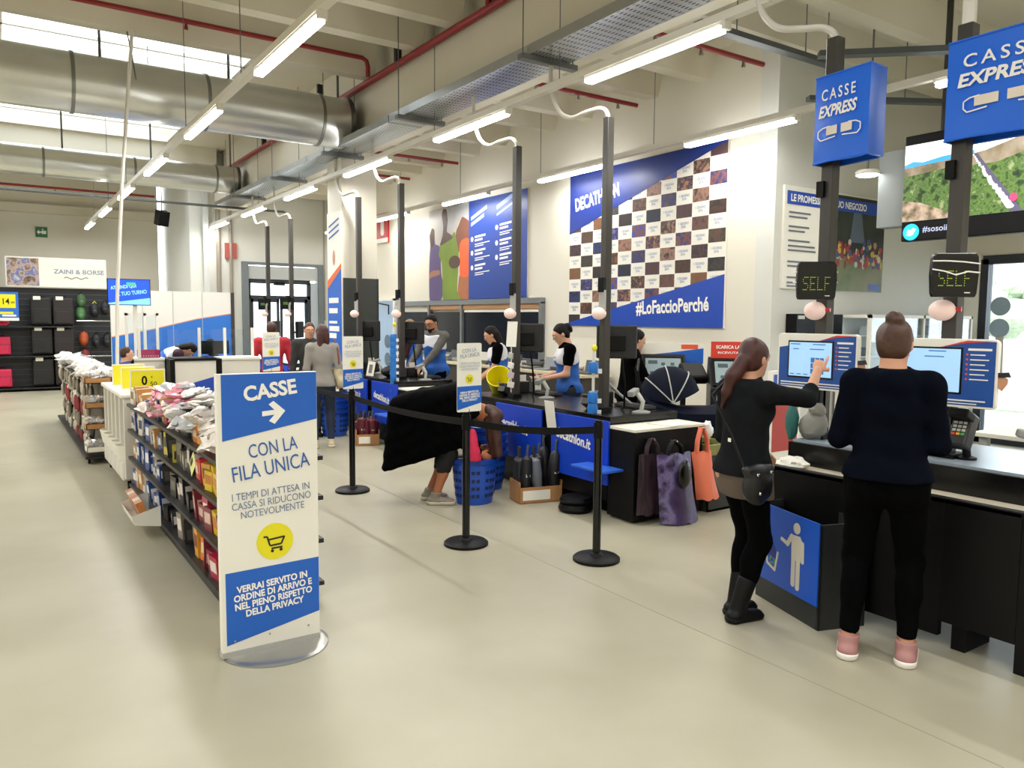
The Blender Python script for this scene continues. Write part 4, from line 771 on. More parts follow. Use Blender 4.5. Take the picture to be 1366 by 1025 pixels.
def xsign(y, hw, z0, z1, lab, tilt=0.0, yaw=0.):
    t = T('express_sign', lab, 'sign', (4.5, y, z0), rotz=yaw, group='blue express signs', world=False)
    xf, xb = -.1, .07; H = z1 - z0
    # cushion-like printed cover with a sagging bottom, local frame: front face at x = xf
    N = 12; vs = []; secs = []
    for j in range(N + 1):
        b = j / N; z = b * H
        pts = []
        for i in range(N + 1): a = i / N; pts.append((xf - .012 * math.sin(math.pi * a) * math.sin(math.pi * b), hw - 2 * hw * a, z + (.004 * math.sin(math.pi * a * 2) if j in (0,) else 0) + tilt * (a - .5)))
        for i in range(1, 6): pts.append((xf + (xb - xf) * i / 5 , -hw + .006 * math.sin(math.pi * i / 5), z + (tilt * .5)))
        for i in range(1, N + 1): a = i / N; pts.append((xb, -hw + 2 * hw * a, z + tilt * (.5 - a)))
        for i in range(1, 5): pts.append((xb + (xf - xb) * i / 5, hw, z - tilt * .5))
        secs.append(pts)
    K = len(secs[0]); mb = MB(); mb.add([p for s in secs for p in s], [(j * K + i, (j * K + (i + 1) % K), (j + 1) * K + (i + 1) % K, (j + 1) * K + i) for j in range(N) for i in range(K)])
    o = mb.build('printed_cover', M('1A68E0', .3, var=.03), t, True)
    [MB().tube([sc_[i] for i in range(0, K, 2)] + [sc_[0]], .006, 6).build('hem', M('1A68E0', .3, var=.03), t, True) for sc_ in (secs[0], secs[-1])]
    u = Vector((0, -1, tilt / (2 * hw))); pl = ((xf - .014, hw, 0 - tilt * .5), tuple(u), Z); W = 2 * hw
    text('CASSE', pl, W * .46, H * .77, W * .62, H * .13, TWHITE, t, 0, bold=.012, o=.002, space=1.35); text('EXPRESS', pl, W * .46, H * .58, W * .68, H * .14, TWHITE, t, 0, bold=.035, o=.002, shear=.18)
    ic = MB(); 
    for s, m0 in ((0, 1), (1, -1)):
        cx = W * (.33 if s == 0 else .66); f = m0
        ic.plate([(cx - f * .035 * W / .5, H * .3), (cx + f * .065 * W / .5, H * .3), (cx + f * .065 * W / .5, H * .4), (cx - f * .035 * W / .5, H * .4)][::f], pl, .001, .002)
    ic.build('card_icon', M('E8DCCC', .5), t)
    ic = MB(); q = .012 * W
    for s, f in ((0, 1), (1, -1)):
        cx = W * (.33 if s == 0 else .66) - f * .03 * W / .5
        P = [(cx + f * .06, H * .27), (cx - f * .04, H * .25), (cx - f * .06, H * .29), (cx - f * .06, H * .36), (cx - f * .03, H * .39), (cx + f * .02, H * .4)]
        for (a0, b0), (a1, b1) in zip(P, P[1:]):
            d = Vector((a1 - a0, b1 - b0)).normalized(); n = Vector((-d.y, d.x)) * .0035; ic.plate([(a0 - n.x, b0 - n.y), (a1 - n.x, b1 - n.y), (a1 + n.x, b1 + n.y), (a0 + n.x, b0 + n.y)], pl, .001, .0035)
    ic.build('hand_outline', TWHITE, t)
    return t
xsign(2.925, .185, 2.68, 3.21, 'left blue express sign on its pole, seen with its bright side', .012, 0); xsign(1.99, .3, 2.67, 3.19, 'right blue express sign, cut by the picture edge', .0, 0)
def touch(y0, y1, z0, z1, yaw, lab, variant):
    yc = (y0 + y1) / 2; t = T('touch_screen', lab, 'screen', (4.3, yc, z0), R(-90) + yaw, group='express touch screens', world=False)
    W, H = y1 - y0, z1 - z0; pl = ((-W / 2, 0, 0), (1, 0, 0), Z)
    MB().plate(rrect(0, 0, W, H, .025), pl, .035, 0).build('board', WHITE, t, bevel=.003)
    MB().plate([(.012, .012), (W - .012, .012), (W - .012, H - .012), (W * .7, H - .015), (W * .55, H - .045), (0.012, H - .09)], pl, .001, .0355).build('blue_field', M('22509E', .4), t)
    MB().plate([(W * .5, H - .05), (W * .75, H - .02), (W - .02, H - .01), (W * .75, H - .008)], pl, .001, .037).build('red_swoosh', M('D8402E', .4), t)
    MB().plate(rect(.08, .07, W * .72, H - .045), pl, .004, .0355).build('bezel', GBLK, t)
    MB().plate(rect(.09, .08, W * .72 - .01, H - .055), pl, .001, .04).build('lit_screen', M('9CC4E8', .3, var=.08, scale=8, emit=.55), t)
    sc = MB()
    if variant == 0:
        for r in range(3):
            for c in range(3): sc.plate(rect(.25 + c * .032, .1 + r * .035, .277 + c * .032, .13 + r * .035), pl, .001, .0412)
    else: sc.plate([(.22, .1), (.33, .09), (.345, .15), (.31, .17), (.3, .15), (.24, .16), (.2, .14)], pl, .001, .0412)
    sc.build('screen_picture', M('2C6EB0' if variant == 0 else '3A4A6A', .3, emit=.25, var=.3, scale=30), t)
    s2 = MB()
    for a, b, w_ in ((.1, H - .07, .07), (.26, H - .07, .09), (.12, H - .1, .04), (.24, H - .1, .1), (.1, .09, .03), (.15, .09, .03), (.2, .09, .03)): s2.plate(rect(a, b, a + w_, b + .006), pl, .001, .0412)
    s2.build('screen_text', M('4A80B8', .3, emit=.2), t)
    wl = MB(); rd = MB(); wl.plate(rect(W * .76, H - .06, W * .95, H - .048), pl, .001, .037)
    for k in range(6): b = H - .085 - k * .026; rd.plate(ell(W * .755, b + .004, .006, n=8), pl, .001, .037); wl.plate(rect(W * .78, b, W * (.9 + .03 * (k % 2)), b + .006), pl, .001, .037)
    wl.plate(rect(.03, .035, W - .05, .042), pl, .001, .037); wl.plate(rect(.03, .02, W - .09, .025), pl, .001, .037); wl.build('instruction_lines', TWHITE, t); rd.build('red_numbers', M('E05A4A', .4), t)
    hp = MB(); hp.plate([(W - .005, .12), (W + .02, .1), (W + .045, .14), (W + .045, .165), (W - .005, .19)], pl, .006, .02); hp.build('hand_cutout', SKIN, t); MB().plate([(W + .0, .17), (W + .06, .175), (W + .05, .2), (W - .0, .195)], pl, .004, .027).build('phone_cutout', M('30343C', .3), t)
    MB().box(-.04, .04, .0, .12, H * .3, H * .6).build('rear_mount', BLACK, t)
touch(2.66, 3.22, 1.25, 1.6, 0, 'lit express touch screen being pointed at by the pony-tailed woman', 0); touch(1.9, 2.5, 1.225, 1.59, R(6), 'lit express touch screen right of the woman with the bun', 1)
for i, (y, z, lb) in enumerate(((2.72, 1.05, 'payment terminal with coloured keys between the two women'), (2.12, 1.06, 'payment terminal on its stalk right of the woman with the bun'))):
    t = T('payment_terminal', lb, 'card terminal', (4.45, y, .916)); MB().cyl((4.5, y, .917), (4.47, y, z), .022, n=12).lathe([(.05, 0), (.05, .01), (.02, .02)], (4.5, y, .917), 14).build('stalk', BLACK, t, True)
    MB().obox((4.44, y, z + .02), (.09, .1, .2), 0, 0, .45).build('body', EQ, t, bevel=.012); MB().obox((4.41, y, z + .11), (.1, .11, .05), 0, 0, .45).build('reader_head', BLACK, t, bevel=.01)
    dlt = Vector((-.047, 0, -.004)); pad = MB(); q = Matrix.Rotation(.45, 3, 'Y')
    for r in range(4):
        for c in range(3): p = Vector((4.44, y, z + .02)) + q @ Vector((-.047, -.025 + c * .025, .03 - r * .022)); pad.obox(p, (.006, .018, .014), 0, 0, .45, m=0 if r < 3 else 1 + c)
    pad.build('keypad', [LG, M('3AA040', .4), M('D8A020', .4), M('C83A2A', .4)], t)
t = T('barcode_scanner', 'beige hand scanner bent over its base at the right picture edge', 'scanner', (4.6, 1.72, .916)); MB().lathe([(.08, 0), (.08, .012), (.03, .03)], (4.58, 1.66, .917), 16, sx=1.2).build('base', CREAM, t, True); MB().tube([(4.58, 1.66, .93), (4.57, 1.68, 1.0), (4.53, 1.76, 1.07)], [.017, .018, .02]).build('handle', GREYP, t, True); MB().obox((4.51, 1.81, 1.085), (.06, .14, .045), .5, .25).build('head', GREYP, t, bevel=.012); MB().tube([(4.6, 1.6, .935), (4.75, 1.5, .925), (4.9, 1.7, .925), (5.05, 2.0, .925)], .006, 6).build('cable', BLACK, t, True)
t = T('black_purse', 'black purse lying on the beige ledge at the right edge', 'bag', (4.13, 1.52, .765)); MB().blob((4.14, 1.48, .795), (.07, .13, .035), 16, jit=.05).build('body', BLACK, t, True); MB().obox((4.09, 1.42, .8), (.01, .03, .015)).build('clasp', CHROME, t)
t = T('grey_jacket', 'grey folded jacket lying on the express counter left end', 'clothing', (4.45, 3.0, .916)); MB().blob((4.42, 3.04, 1.0), (.1, .08, .1), 14, jit=.12).blob((4.42, 3.02, 1.1), (.06, .05, .05), 12, jit=.15).build('jacket', M('8A8880', .8, bump=.3, scale=30), t, True)
t = T('teal_bag', 'teal cloth bag beside the grey jacket', 'bag', (4.3, 3.1, .916)); MB().blob((4.33, 3.14, 1.02), (.05, .04, .12), 12, jit=.1).build('body', M('2A6A66', .6, bump=.2, scale=30), t, True)
t = T('white_cloth', 'crumpled white cloth on the beige ledge behind the pony-tailed woman', 'cloth', (4.12, 2.97, .765)); MB().blob((4.13, 2.98, .79), (.08, .1, .04), 16, jit=.2).build('cloth', M('E4E0D4', .6, bump=.4, scale=30), t, True)
t = T('leaflet', 'white and blue leaflet stack between the two women', 'leaflet', (4.5, 2.6, .916)); MB().obox((4.45, 2.62, .925), (.2, .14, .014), .3).build('stack', WHITE, t); MB().obox((4.43, 2.62, .933), (.1, .1, .003), .3).build('blue_print', M('2A50C0', .4), t)
# trash bin with person symbol
t = T('litter_bin', 'black bin with blue litter symbol front, between the two women', 'bin', (3.8, 2.7, 0)); A = Vector((3.84, 3.0, 0)); Bv = Vector((3.655, 2.44, 0)); u = (Bv - A).normalized(); n = u.cross(Vector(Z)); W = (Bv - A).length; dep = -n * .3
mb = MB()
def slab(p, q, z0, z1, th): 
    d = (q - p).normalized(); m = Vector((-d.y, d.x, 0)) * th; vs = [p, q, q + m, p + m]; mb.add([v + Vector((0, 0, z)) for z in (z0, z1) for v in vs], [(3, 2, 1, 0), (4, 5, 6, 7), (0, 1, 5, 4), (1, 2, 6, 5), (2, 3, 7, 6), (3, 0, 4, 7)])
C = Bv + dep; D = A + dep
slab(A, Bv, 0, .585, .012); slab(Bv, C, 0, .585, .012); slab(C, D, 0, .585, .012); slab(D, A, 0, .585, .012); mb.build('shell', M('26282A', .45), t)
mb = MB(); mb.add([A + Vector((0, 0, .03)), Bv + Vector((0, 0, .03)), C + Vector((0, 0, .03)), D + Vector((0, 0, .03))], [(0, 1, 2, 3)]).build('floor_plate', BLACK, t)
pl = (A, u, Z); fr = MB().plate([(0, .13), (W - .01, .13), (W - .01, .59), (0, .59)], pl, .006, 0).build('blue_front', M('1A58C8', .4, var=.03), t)
ws = M('DDD6C4', .5); k = MB(); cx = W * .66
k.plate(ell(cx, .515, .03, .032, 18), pl, .002, .006); 
def cap(x0, y0, x1, y1, r): 
    d = Vector((x1 - x0, y1 - y0)).normalized(); a = math.degrees(math.atan2(d.y, d.x)); pts = ell(x1, y1, r, n=8, a0=a - 90, a1=a + 90) + [(x1 - d.y * r, y1 + d.x * r)] + ell(x0, y0, r, n=8, a0=a + 90, a1=a + 270) + [(x0 + d.y * r, y0 - d.x * r)]; k.plate(pts, pl, .002, .006 + random.uniform(0, .0004))
k.plate([(cx - .045, .47), (cx + .03, .475), (cx + .05, .45), (cx + .04, .33), (cx - .04, .33)], pl, .0021, .006)
cap(cx - .022, .36, cx - .022, .19, .017); cap(cx + .02, .36, cx + .02, .18, .017); cap(cx + .055, .44, cx + .058, .34, .013); cap(cx - .045, .46, cx - .08, .405, .014); cap(cx - .08, .405, cx - .135, .42, .011)
k.build('person_symbol', ws, fr); k = MB(); bx = W * .28
cap(bx - .065, .36, bx - .045, .24, .008); cap(bx - .045, .24, bx + .03, .215, .008); cap(bx + .03, .215, bx + .055, .325, .008); k.build('basket_symbol', ws, fr)
k = MB(); k.plate([(bx - .03, .38), (bx - .035, .3), (bx + .035, .28), (bx + .03, .34), (bx, .39)], pl, .002, .0065).build('bag_symbol', M('122E8E', .4), fr)
k = MB(); cap(bx - .02, .265, bx - .0, .3, .006); cap(bx + .005, .3, bx + .025, .27, .006); cap(bx + .02, .255, bx - .012, .25, .006); k.build('recycling_symbol', M('5AA060', .4), fr)
k = MB(); k.plate(ell(.16, .47, .028, .016, 14), ((Bv + dep * 0), dep.normalized(), Z), .002, .0005).build('hand_hole', BLACK, t)
# things on the short pale wall and by the glass front
t = T('wall_screen', 'black flat box unit on the pale wall behind the left touch screen', 'equipment', (8.1, 5.6, 1.5)); MB().box(7.66, 8.56, 5.55, 5.695, 1.52, 1.76).build('housing', BLACK, t, bevel=.006); MB().box(7.68, 7.8, 5.54, 5.55, 1.7, 1.74).build('plate', LG, t); MB().box(7.5, 8.1, 5.5, 5.55, 1.5, 1.515).build('shelf_edge', DGREY, t)
t = T('display_cabinet', 'white framed glass cabinet of pale goods behind the bun-haired woman', 'cabinet', (9.8, 5.4, 0)); f = MB()
for x in (8.62, 9.8, 11.0): f.box(x - .02, x + .02, 5.22, 5.26, 0, 1.76).box(x - .02, x + .02, 5.6, 5.64, 0, 1.76)
f.box(8.6, 11.02, 5.22, 5.64, 1.72, 1.76).box(8.6, 11.02, 5.22, 5.64, .08, .14).build('frame', WHITE, t)
for z in (.5, .9, 1.25, 1.5): MB().box(8.62, 11, 5.24, 5.62, z, z + .012).build('shelf', M('C8D4D8', .2), t)
MB().box(8.62, 11, 5.232, 5.238, .14, 1.72).build('glass_front', GLASS, t); MB().box(8.62, 11, 5.62, 5.63, .14, 1.72).build('back_panel', M('D8DEE0', .5), t)
random.seed(11)
for z in (.512, .912, 1.262, 1.512):
    for k in range(11):
        x = 8.78 + k * .2 + random.uniform(-.03, .03); h = random.uniform(.1, .17); c = random.choice(['DDE4E8', 'B8C4CC', 'E8E6E0', '5A6A78', 'A8B4BC']); lb = {'DDE4E8': 'pale white', 'B8C4CC': 'light grey', 'E8E6E0': 'off-white', '5A6A78': 'slate', 'A8B4BC': 'grey'}[c]
        o = MB().lathe([(.05, 0), (.055, .02), (.05, h * .8), (.03, h), (.01, h)], (x, 5.4, z), 10).build('glassware', M(c, .2), loc=(x, 5.4, z), smooth=True); tag(o, lb + ' small jar on a shelf of the white framed glass cabinet', 'jar', 'pale goods in the glass cabinet')
t = T('totem', 'dark blue outdoor totem seen through the glass front', 'totem', (13.6, 4.3, 0)); MB().box(13.4, 13.6, 4.2, 4.9, 0, 1.5).build('body', M('20305A', .3), t); MB().box(13.39, 13.4, 4.5, 4.6, 1.32, 1.34).build('mark', TWHITE, t)
random.seed(2)
GRN = ramp_mat('foliage', [(.3, 'B4C4A0'), (.5, 'C8D4B8'), (.7, 'DCE4CC')], 6, rough=.8)
for k, (x, y, s) in enumerate(((26, 11.5, 1.5), (32, 9, 1.8))):
    t = T('tree', ['first leafy tree outside the glass front', 'taller leafy tree outside the glass front', 'third leafy tree outside the glass front', 'left tree beyond the entrance door', 'right tree beyond the entrance door'][k], 'tree', (x, y, 0))
    b = MB()
    for j in range(26): b.blob((x + random.uniform(-s, s) * .7, y + random.uniform(-s, s) * .7, 2.4 + random.uniform(-1, 1.6) * s * .6), (s * .35, s * .35, s * .3), 8, jit=.2)
    b.build('crown', GRN, t, True); MB().cyl((x, y, 0), (x, y, 2.4), .14, .09).build('trunk', M('6A5A48', .8), t)
tag(MB().box(16, 24, 4.5, 9, -.02, .02).build('lawn', GRN), 'green lawn strip outside the glass front', 'lawn', kind='stuff')
# red/blue leaflet stand behind
t = T('leaflet_stand', 'blue and red leaflet stand behind the pony-tailed woman', 'stand', (5.55, 4.25, 0)); MB().box(5.5, 5.9, 4.2, 4.25, 0, 1.25).build('panel', WHITE, t); MB().plate(rect(.02, .95, .36, 1.22), plY(5.5, 4.2, 0), .003).build('blue_print', M('2256B4', .4), t); MB().plate(rect(.02, .55, .36, .95), plY(5.5, 4.2, 0), .003).build('red_print', M('B03A30', .4), t)
# video wall
t = T('video_wall', 'big lit video screen showing green hills at the upper right', 'screen', (8.0, 3.8, 2.5)); y0, y1, z0, z1 = 2.2, 4.56, 2.52, 3.6
MB().box(8.0, 8.12, y0, y1, z0, z1).build('housing', BLACK, t, bevel=.01); pl = plX(7.995, y1, z0); W, H = y1 - y0, z1 - z0
MB().box(8.1, 8.3, 4.3, 4.9, 2.7, 3.5).build('wall_bracket', M('8A908E', .5), t); MB().cyl((8.06, 4.2, 3.6), (8.06, 4.2, 5.4), .03).cyl((8.06, 2.8, 3.6), (8.06, 2.8, 5.4), .03).build('ceiling_rod', DGREY, t)
def em(h, e=1.0, var=0., sc=5): return M(h, .4, var=var, scale=sc, emit=e)
b0 = .2; MB().plate(rect(.01, b0, W, H - .1), pl, .002).build('sky_picture', em('E8F2F8', 1.2), t)
MB().plate([(.01, H - .3), (.1, H - .27), (.2, H - .29), (.4, H - .26), (.7, H - .25), (.7, H - .36), (.01, H - .36)], pl, .002, .001).build('sea_picture', em('3A9AD8', .8), t)
MB().plate([(.01, b0), (W, b0), (W, H - .16), (1.6, H - .2), (1.1, H - .19), (.8, H - .27), (.4, H - .31), (.01, H - .33)], pl, .002, .002).build('moor_picture', ramp_mat('moor', [(.35, '6A6248'), (.5, '8A7C66'), (.65, 'A09484')], 5, emit=.6), t)
MB().plate([(.01, b0), (W, b0), (W, H - .3), (1.2, H - .32), (.9, H - .4), (.5, H - .38), (.01, H - .42)], pl, .002, .004).build('hill_picture', ramp_mat('hills', [(.32, '16280E'), (.42, '2E4A1A'), (.5, '5C7A38'), (.58, '3C5A24'), (.68, '8C9A68')], 13, detail=14, emit=.55), t)
MB().plate([(.01, b0), (.01, b0 + .22), (.2, b0 + .18), (.5, b0 + .05), (.6, b0)], pl, .002, .006).build('heather_picture', ramp_mat('heather', [(.35, '5A5234'), (.5, '9C8674'), (.62, 'B8A48C')], 12, detail=12, emit=.55), t)
rp = MB()
for i in range(26):
    s = i / 25; a = .7 + .3 * s + .06 * s * s; b = H - .3 - (H - .3 - b0 - .05) * s; w_ = .008 + .03 * s; rp.plate(ell(a + random.uniform(-.01, .01), b, w_, .008 + .013 * s, 8), pl, .001, .007 + .0003 * i)
rp.build('crowd_on_path_picture', em('DDE4EE', .8, .2, 30), t); MB().plate(ell(1.08, b0 + .13, .035, .04, 10), pl, .002, .018).build('pink_rider_picture', em('E83A6A', .8), t); MB().plate([(.7, H - .29), (.73, H - .29), (1.16, b0), (1.06, b0)], pl, .001, .0062).build('road_picture', em('55506A', .5, .2), t)
MB().plate(ell(.11, .09, .085, n=26), pl, .003, .001).build('cyan_disc', em('19B4E8', .9), t)
MB().plate([(.06, .06), (.1, .05), (.135, .065), (.15, .1), (.165, .115), (.15, .118), (.135, .13), (.115, .12), (.11, .105), (.075, .12), (.075, .1), (.065, .09), (.08, .075)], pl, .001, .0042).build('bird_mark', em('FFFFFF', 1), t)
text('#sosoii))', pl, .38, .1, .3, .08, em('B0B8D8', .7), t, 0, bold=.01, o=.002)

# ================================================================== BACK SHELF, OFFICE DESK ALONG THE RIGHT WALL
t = T('back_worktop', 'cream worktop with dark cupboards along the wall under the office windows', 'counter', (7.0, 10.5, 0)); MB().box(6.75, 7.3, 8.3, 13.2, .86, .9).build('worktop', M('CFC3A4', .5), t, bevel=.004); MB().box(6.8, 7.3, 8.35, 13.15, 0, .86).build('cupboards', M('3A3630', .5), t)
random.seed(21)
for k in range(14):
    y = 8.5 + k * .33; kind = k % 3; c = ['4A4E50', 'C8C4BA', '2A2C30', '8A8E90'][k % 4]
    t = T('desk_item', ['dark grey', 'cream', 'black', 'mid grey'][k % 4] + [' closed laptop', ' paper tray', ' desk phone'][kind] + ' on the worktop by the office windows', 'office item', (7.0, y, .9), group='office things on the back worktop')
    if kind == 0: MB().obox((7.0, y, .915), (.24, .3, .025), .1).build('base', M(c, .4), t, bevel=.004); MB().obox((7.12, y, 1.0), (.015, .3, .19), .1, 0, .25).build('lid', M(c, .4), t, bevel=.004)
    elif kind == 1: MB().box(6.88, 7.12, y - .13, y + .13, .901, .93).box(6.88, 7.12, y - .13, y + .13, .96, .985).box(7.1, 7.12, y - .13, y + .13, .9, 1.0).build('trays', M(c, .4), t); MB().obox((7.0, y, .94), (.2, .2, .015), .1).build('paper', WHITE, t)
    else: MB().obox((7.0, y, .93), (.18, .2, .05), 0, 0, .2).build('base', M(c, .4), t, bevel=.01); MB().tube([(6.98, y - .05, .96), (6.98, y - .05, 1.0), (7.06, y - .05, 1.0), (7.06, y - .05, .97)], .014).build('receiver', M(c, .4), t, True)

# ================================================================== LEFT: DISPLAY RACKS
SH = M('1B1B1C', .45)
t = T('display_rack', 'black shelf rack of boxed small goods behind the tall queue sign', 'shelf', (1.3, 6.2, 0)); XA, XB, YA, YB = 1.02, 1.6, 4.38, 7.98; SZ = [.1, .36, .62, .86]
MB().box(1.29, 1.33, YA + .02, YB, .05, .95).build('spine_panel', M('8A867C', .5), t)
for k, z in enumerate(SZ):
    ym = YA
    while ym < YB - .1: MB().box(XA, 1.29, ym, min(ym + .9, YB) - .006, z - .025, z).box(1.33, XB, ym, min(ym + .9, YB) - .006, z - .025, z).build('shelf_board', SH, t); ym += .9
    if k: 
        for yy in (YA + .02, 5.3, 6.2, 7.1, YB - .02): MB().box(1.05, 1.29, yy - .008, yy + .008, z - .06, z - .025).box(1.33, 1.57, yy - .008, yy + .008, z - .06, z - .025).build('bracket', SH, t)
MB().box(XA + .03, XB - .03, YA + .02, YB, 0, .075).build('plinth', SH, t)
random.seed(12)
kinds = {}
def pack(hexc, w, d, h, lab2):
    key = (hexc, w, d, h)
    if key not in kinds:
        b = MB(); b.box(-d / 2, d / 2, -w / 2, w / 2, 0, h, 0); b.box(-d / 2 - .0015, -d / 2, -w * .38, w * .38, h * .35, h * .8, 1); b.box(-w * 0 - d * .4, d * .4, -w / 2 - .0015, -w / 2, h * .2, h * .7, 1)
        o = b.build('boxed_product', [M(hexc, .35, var=.12, scale=18), M(lab2, .4, var=.25, scale=25)]); kinds[key] = o; o['_new'] = 1
        return o
    return dup(kinds[key])
NEAR = [('C8203C', 'E8C8C0', 'red'), ('E07828', 'F0D8A0', 'orange'), ('E0BE20', 'C87820', 'yellow'), ('B42040', 'E8E0D8', 'crimson'), ('E8A830', '883018', 'amber'), ('7A2030', 'D8B8A8', 'maroon'), ('E87858', 'F0E0D0', 'salmon')]
MID = [('18181C', '6A6660', 'jet black'), ('1E1C1C', '4A4440', 'soot black'), ('2A2A30', 'D8D0C8', 'black'), ('8A8078', 'E0D8C8', 'taupe'), ('B83048', 'E8D8D0', 'raspberry'), ('3A3430', 'A08060', 'dark brown'), ('C8B840', '3A3A30', 'mustard')]
FARC = [('1E3A78', 'D8E0E8', 'navy'), ('E4DED0', '8A6A50', 'white'), ('24428A', 'E8E8E8', 'blue'), ('C89058', 'EEE0C8', 'tan'), ('DAD2C4', '2A3A6A', 'cream')]
lev = ['bottom', 'second lowest', 'third', 'upper']
for li, z in enumerate(SZ):
    y = YA + .08
    while y < YB - .08:
        zone = NEAR if y < 5.25 else (MID if y < 6.5 else FARC); zn = 'near' if y < 5.25 else ('middle' if y < 6.5 else 'far')
        c = zone[random.randrange(len(zone))]; w, d, h = random.choice([(.1, .16, .19), (.09, .14, .17), (.12, .16, .15), (.1, .1, .12)])
        if zn == 'middle' and random.random() < .3: y += .12; continue
        o = pack(c[0], w, d, h, c[1]); o.location = (XA + .03 + d / 2 + random.uniform(0, .03), y + w / 2, z + .001); o.rotation_euler = (random.uniform(-.05, .05), random.uniform(-.12, .02), random.uniform(-.22, .22))
        tag(o, '%s boxed product on the %s shelf, %s part of the black rack' % (c[2], lev[li], zn), 'box', 'boxed products on the black display rack')
        y += w + random.uniform(.008, .03)
FOIL = [(M('E6E2E0',   .12, var=.15, bump=1., scale=34, spec=.9), 'silvery white'), (M('D88A98', .15, var=.2, bump=1., scale=34, spec=.9), 'pink'), (M('D8CFC4', .14, var=.15, bump=1., scale=34, spec=.9), 'beige'), (M('C9CDD2', .15, .4, var=.2, bump=.9, scale=22), 'silver')]
random.seed(9); protos = []
def bag(mi, cx, cy, cz, s, lab, group, cat='packet', flat=.45):
    mb = MB(); mb.blob((0, 0, 0), (.085 * s, .11 * s, .085 * s * flat), 12, jit=.22); k = len(mb.v)
    mb.add([(-.06 * s, .1 * s, -.01), (.06 * s, .1 * s, -.01), (.07 * s, .15 * s, .01), (-.07 * s, .15 * s, .012), (-.06 * s, .1 * s, .01), (.06 * s, .1 * s, .01)], [(0, 1, 2, 3), (4, 3, 2, 5)])
    o = mb.build('wrapped_packet', FOIL[mi][0], smooth=True, loc=(0, 0, 0)); o.location = (cx, cy, cz); o.rotation_euler = (random.uniform(-.5, .5), random.uniform(-.6, .3), random.uniform(0, 6.3)); return tag(o, lab, cat, group)
for i in range(190):
    y = YA + .1 + 2.45 * (i / 190) + random.uniform(-.1, .1); x = random.uniform(1.02, 1.58); hp = 1 - abs((x - 1.3) / .33) ** 2; z = .9 + random.uniform(0, .24) * max(hp, .15) * (1 if 4.9 < y < 6.8 else .7)
    mi = 1 if 5.9 < y < 6.9 and x < 1.3 and random.random() < .7 else random.choice([0, 0, 2, 3, 0, 3])
    bag(mi, x, y, z + .02, random.uniform(.5, .82), '%s crinkled packet, %s of the heap on the black rack' % (FOIL[mi][1], 'near part' if y < 5.4 else 'middle' if y < 6.6 else 'far part'), 'wrapped packets heaped on the black rack')
t = T('cardboard_tray', 'white cardboard display tray jutting out of the rack bottom', 'tray', (.95, 6.5, .12)); MB().add([(.82, 6.2, .13), (1.0, 6.2, .1), (1.0, 6.75, .1), (.82, 6.75, .13), (.8, 6.2, .2), (1.0, 6.2, .26), (1.0, 6.75, .26), (.8, 6.75, .2)], [(0, 1, 2, 3), (0, 3, 7, 4), (0, 4, 5, 1), (3, 2, 6, 7)]).build('tray', WHITE, t)
for k in range(6):
    o = MB().obox((0, 0, 0), (.05, .07, .17), 0, .1, -.35).build('small_packet', M(['D88A50', 'D8D0C0', 'C87848'][k % 3], .35, var=.3, scale=30), loc=(0, 0, 0)); o.location = (.88, 6.25 + k * .088, .22); tag(o, ['orange', 'white', 'rust'][k % 3] + ' small packet standing in the white cardboard tray', 'packet', 'packets in the cardboard tray')
t = T('bar_code_card', 'yellow paper price flag hanging from the rack shelf', 'price tag', (1.0, 5.0, .75)); MB().obox((.985, 4.95, .78), (.003, .13, .09), 0, .5, .2).build('card', M('E0DC90', .5), t); MB().obox((.983, 4.97, .79), (.003, .04, .04), 0, .5, .2).build('print', DGREY, t)
for k, (y, x, b) in enumerate(((8.05, 1.22, .945), (8.5, 1.2, .945), (9.0, 1.18, .945))):
    t = T('price_card', ['nearest yellow price card reading 0.50 on the white unit', 'middle yellow price card on the white unit', 'farthest yellow price card on the white unit'][k], 'price card', (x, y, b), group='yellow price cards'); W = .31
    MB().box(x - W / 2, x + W / 2, y, y + .008, b, b + .225).build('holder', WHITE, t, bevel=.002); pl = plY(x - W / 2, y - .001, b); MB().plate(rect(.01, .012, W - .01, .213), pl, .001).build('yellow_sheet', YEL, t)
    text('0', pl, .125, .118, .05, .09, BLACK, t, bold=.03, o=.0015); text('50', pl, .205, .085, .06, .04, BLACK, t, bold=.0, o=.0015); text('€', pl, .19, .15, .016, .018, BLACK, t, o=.0015)
# white finned unit
t = T('white_display_unit', 'white finned display unit on castors in the middle of the left rack row', 'shelf', (1.28, 8.8, 0)); MB().box(.98, 1.6, 8.02, 9.62, .9, .94).build('top_board', WHITE, t, bevel=.012); MB().box(1.2, 1.38, 8.05, 9.6, .1, .9).build('core', M('CFC9BA', .5), t)
for y in (8.06, 8.36, 8.66, 8.96, 9.26, 9.56): MB().box(1.0, 1.2, y - .02, y + .02, .12, .9).build('fin', WPLAS, t, bevel=.008)
for y in (8.2, 8.5, 8.8, 9.1, 9.4): MB().lathe([(.1, .3), (.125, .42), (.13, .44), (.118, .44), (.09, .32), (.01, .31)], (1.06, y, 0), 16).build('bin_lip', WHITE, t, True); MB().box(.98, 1.18, y - .12, y + .12, .1, .3).build('lower_front', WPLAS, t, bevel=.02)
for x in (1.04, 1.5):
    for y in (8.12, 9.5): MB().cyl((x - .012, y, .04), (x + .012, y, .04), .04, n=14).box(x - .015, x + .015, y - .02, y + .02, .04, .1).build('castor', BLACK, t)
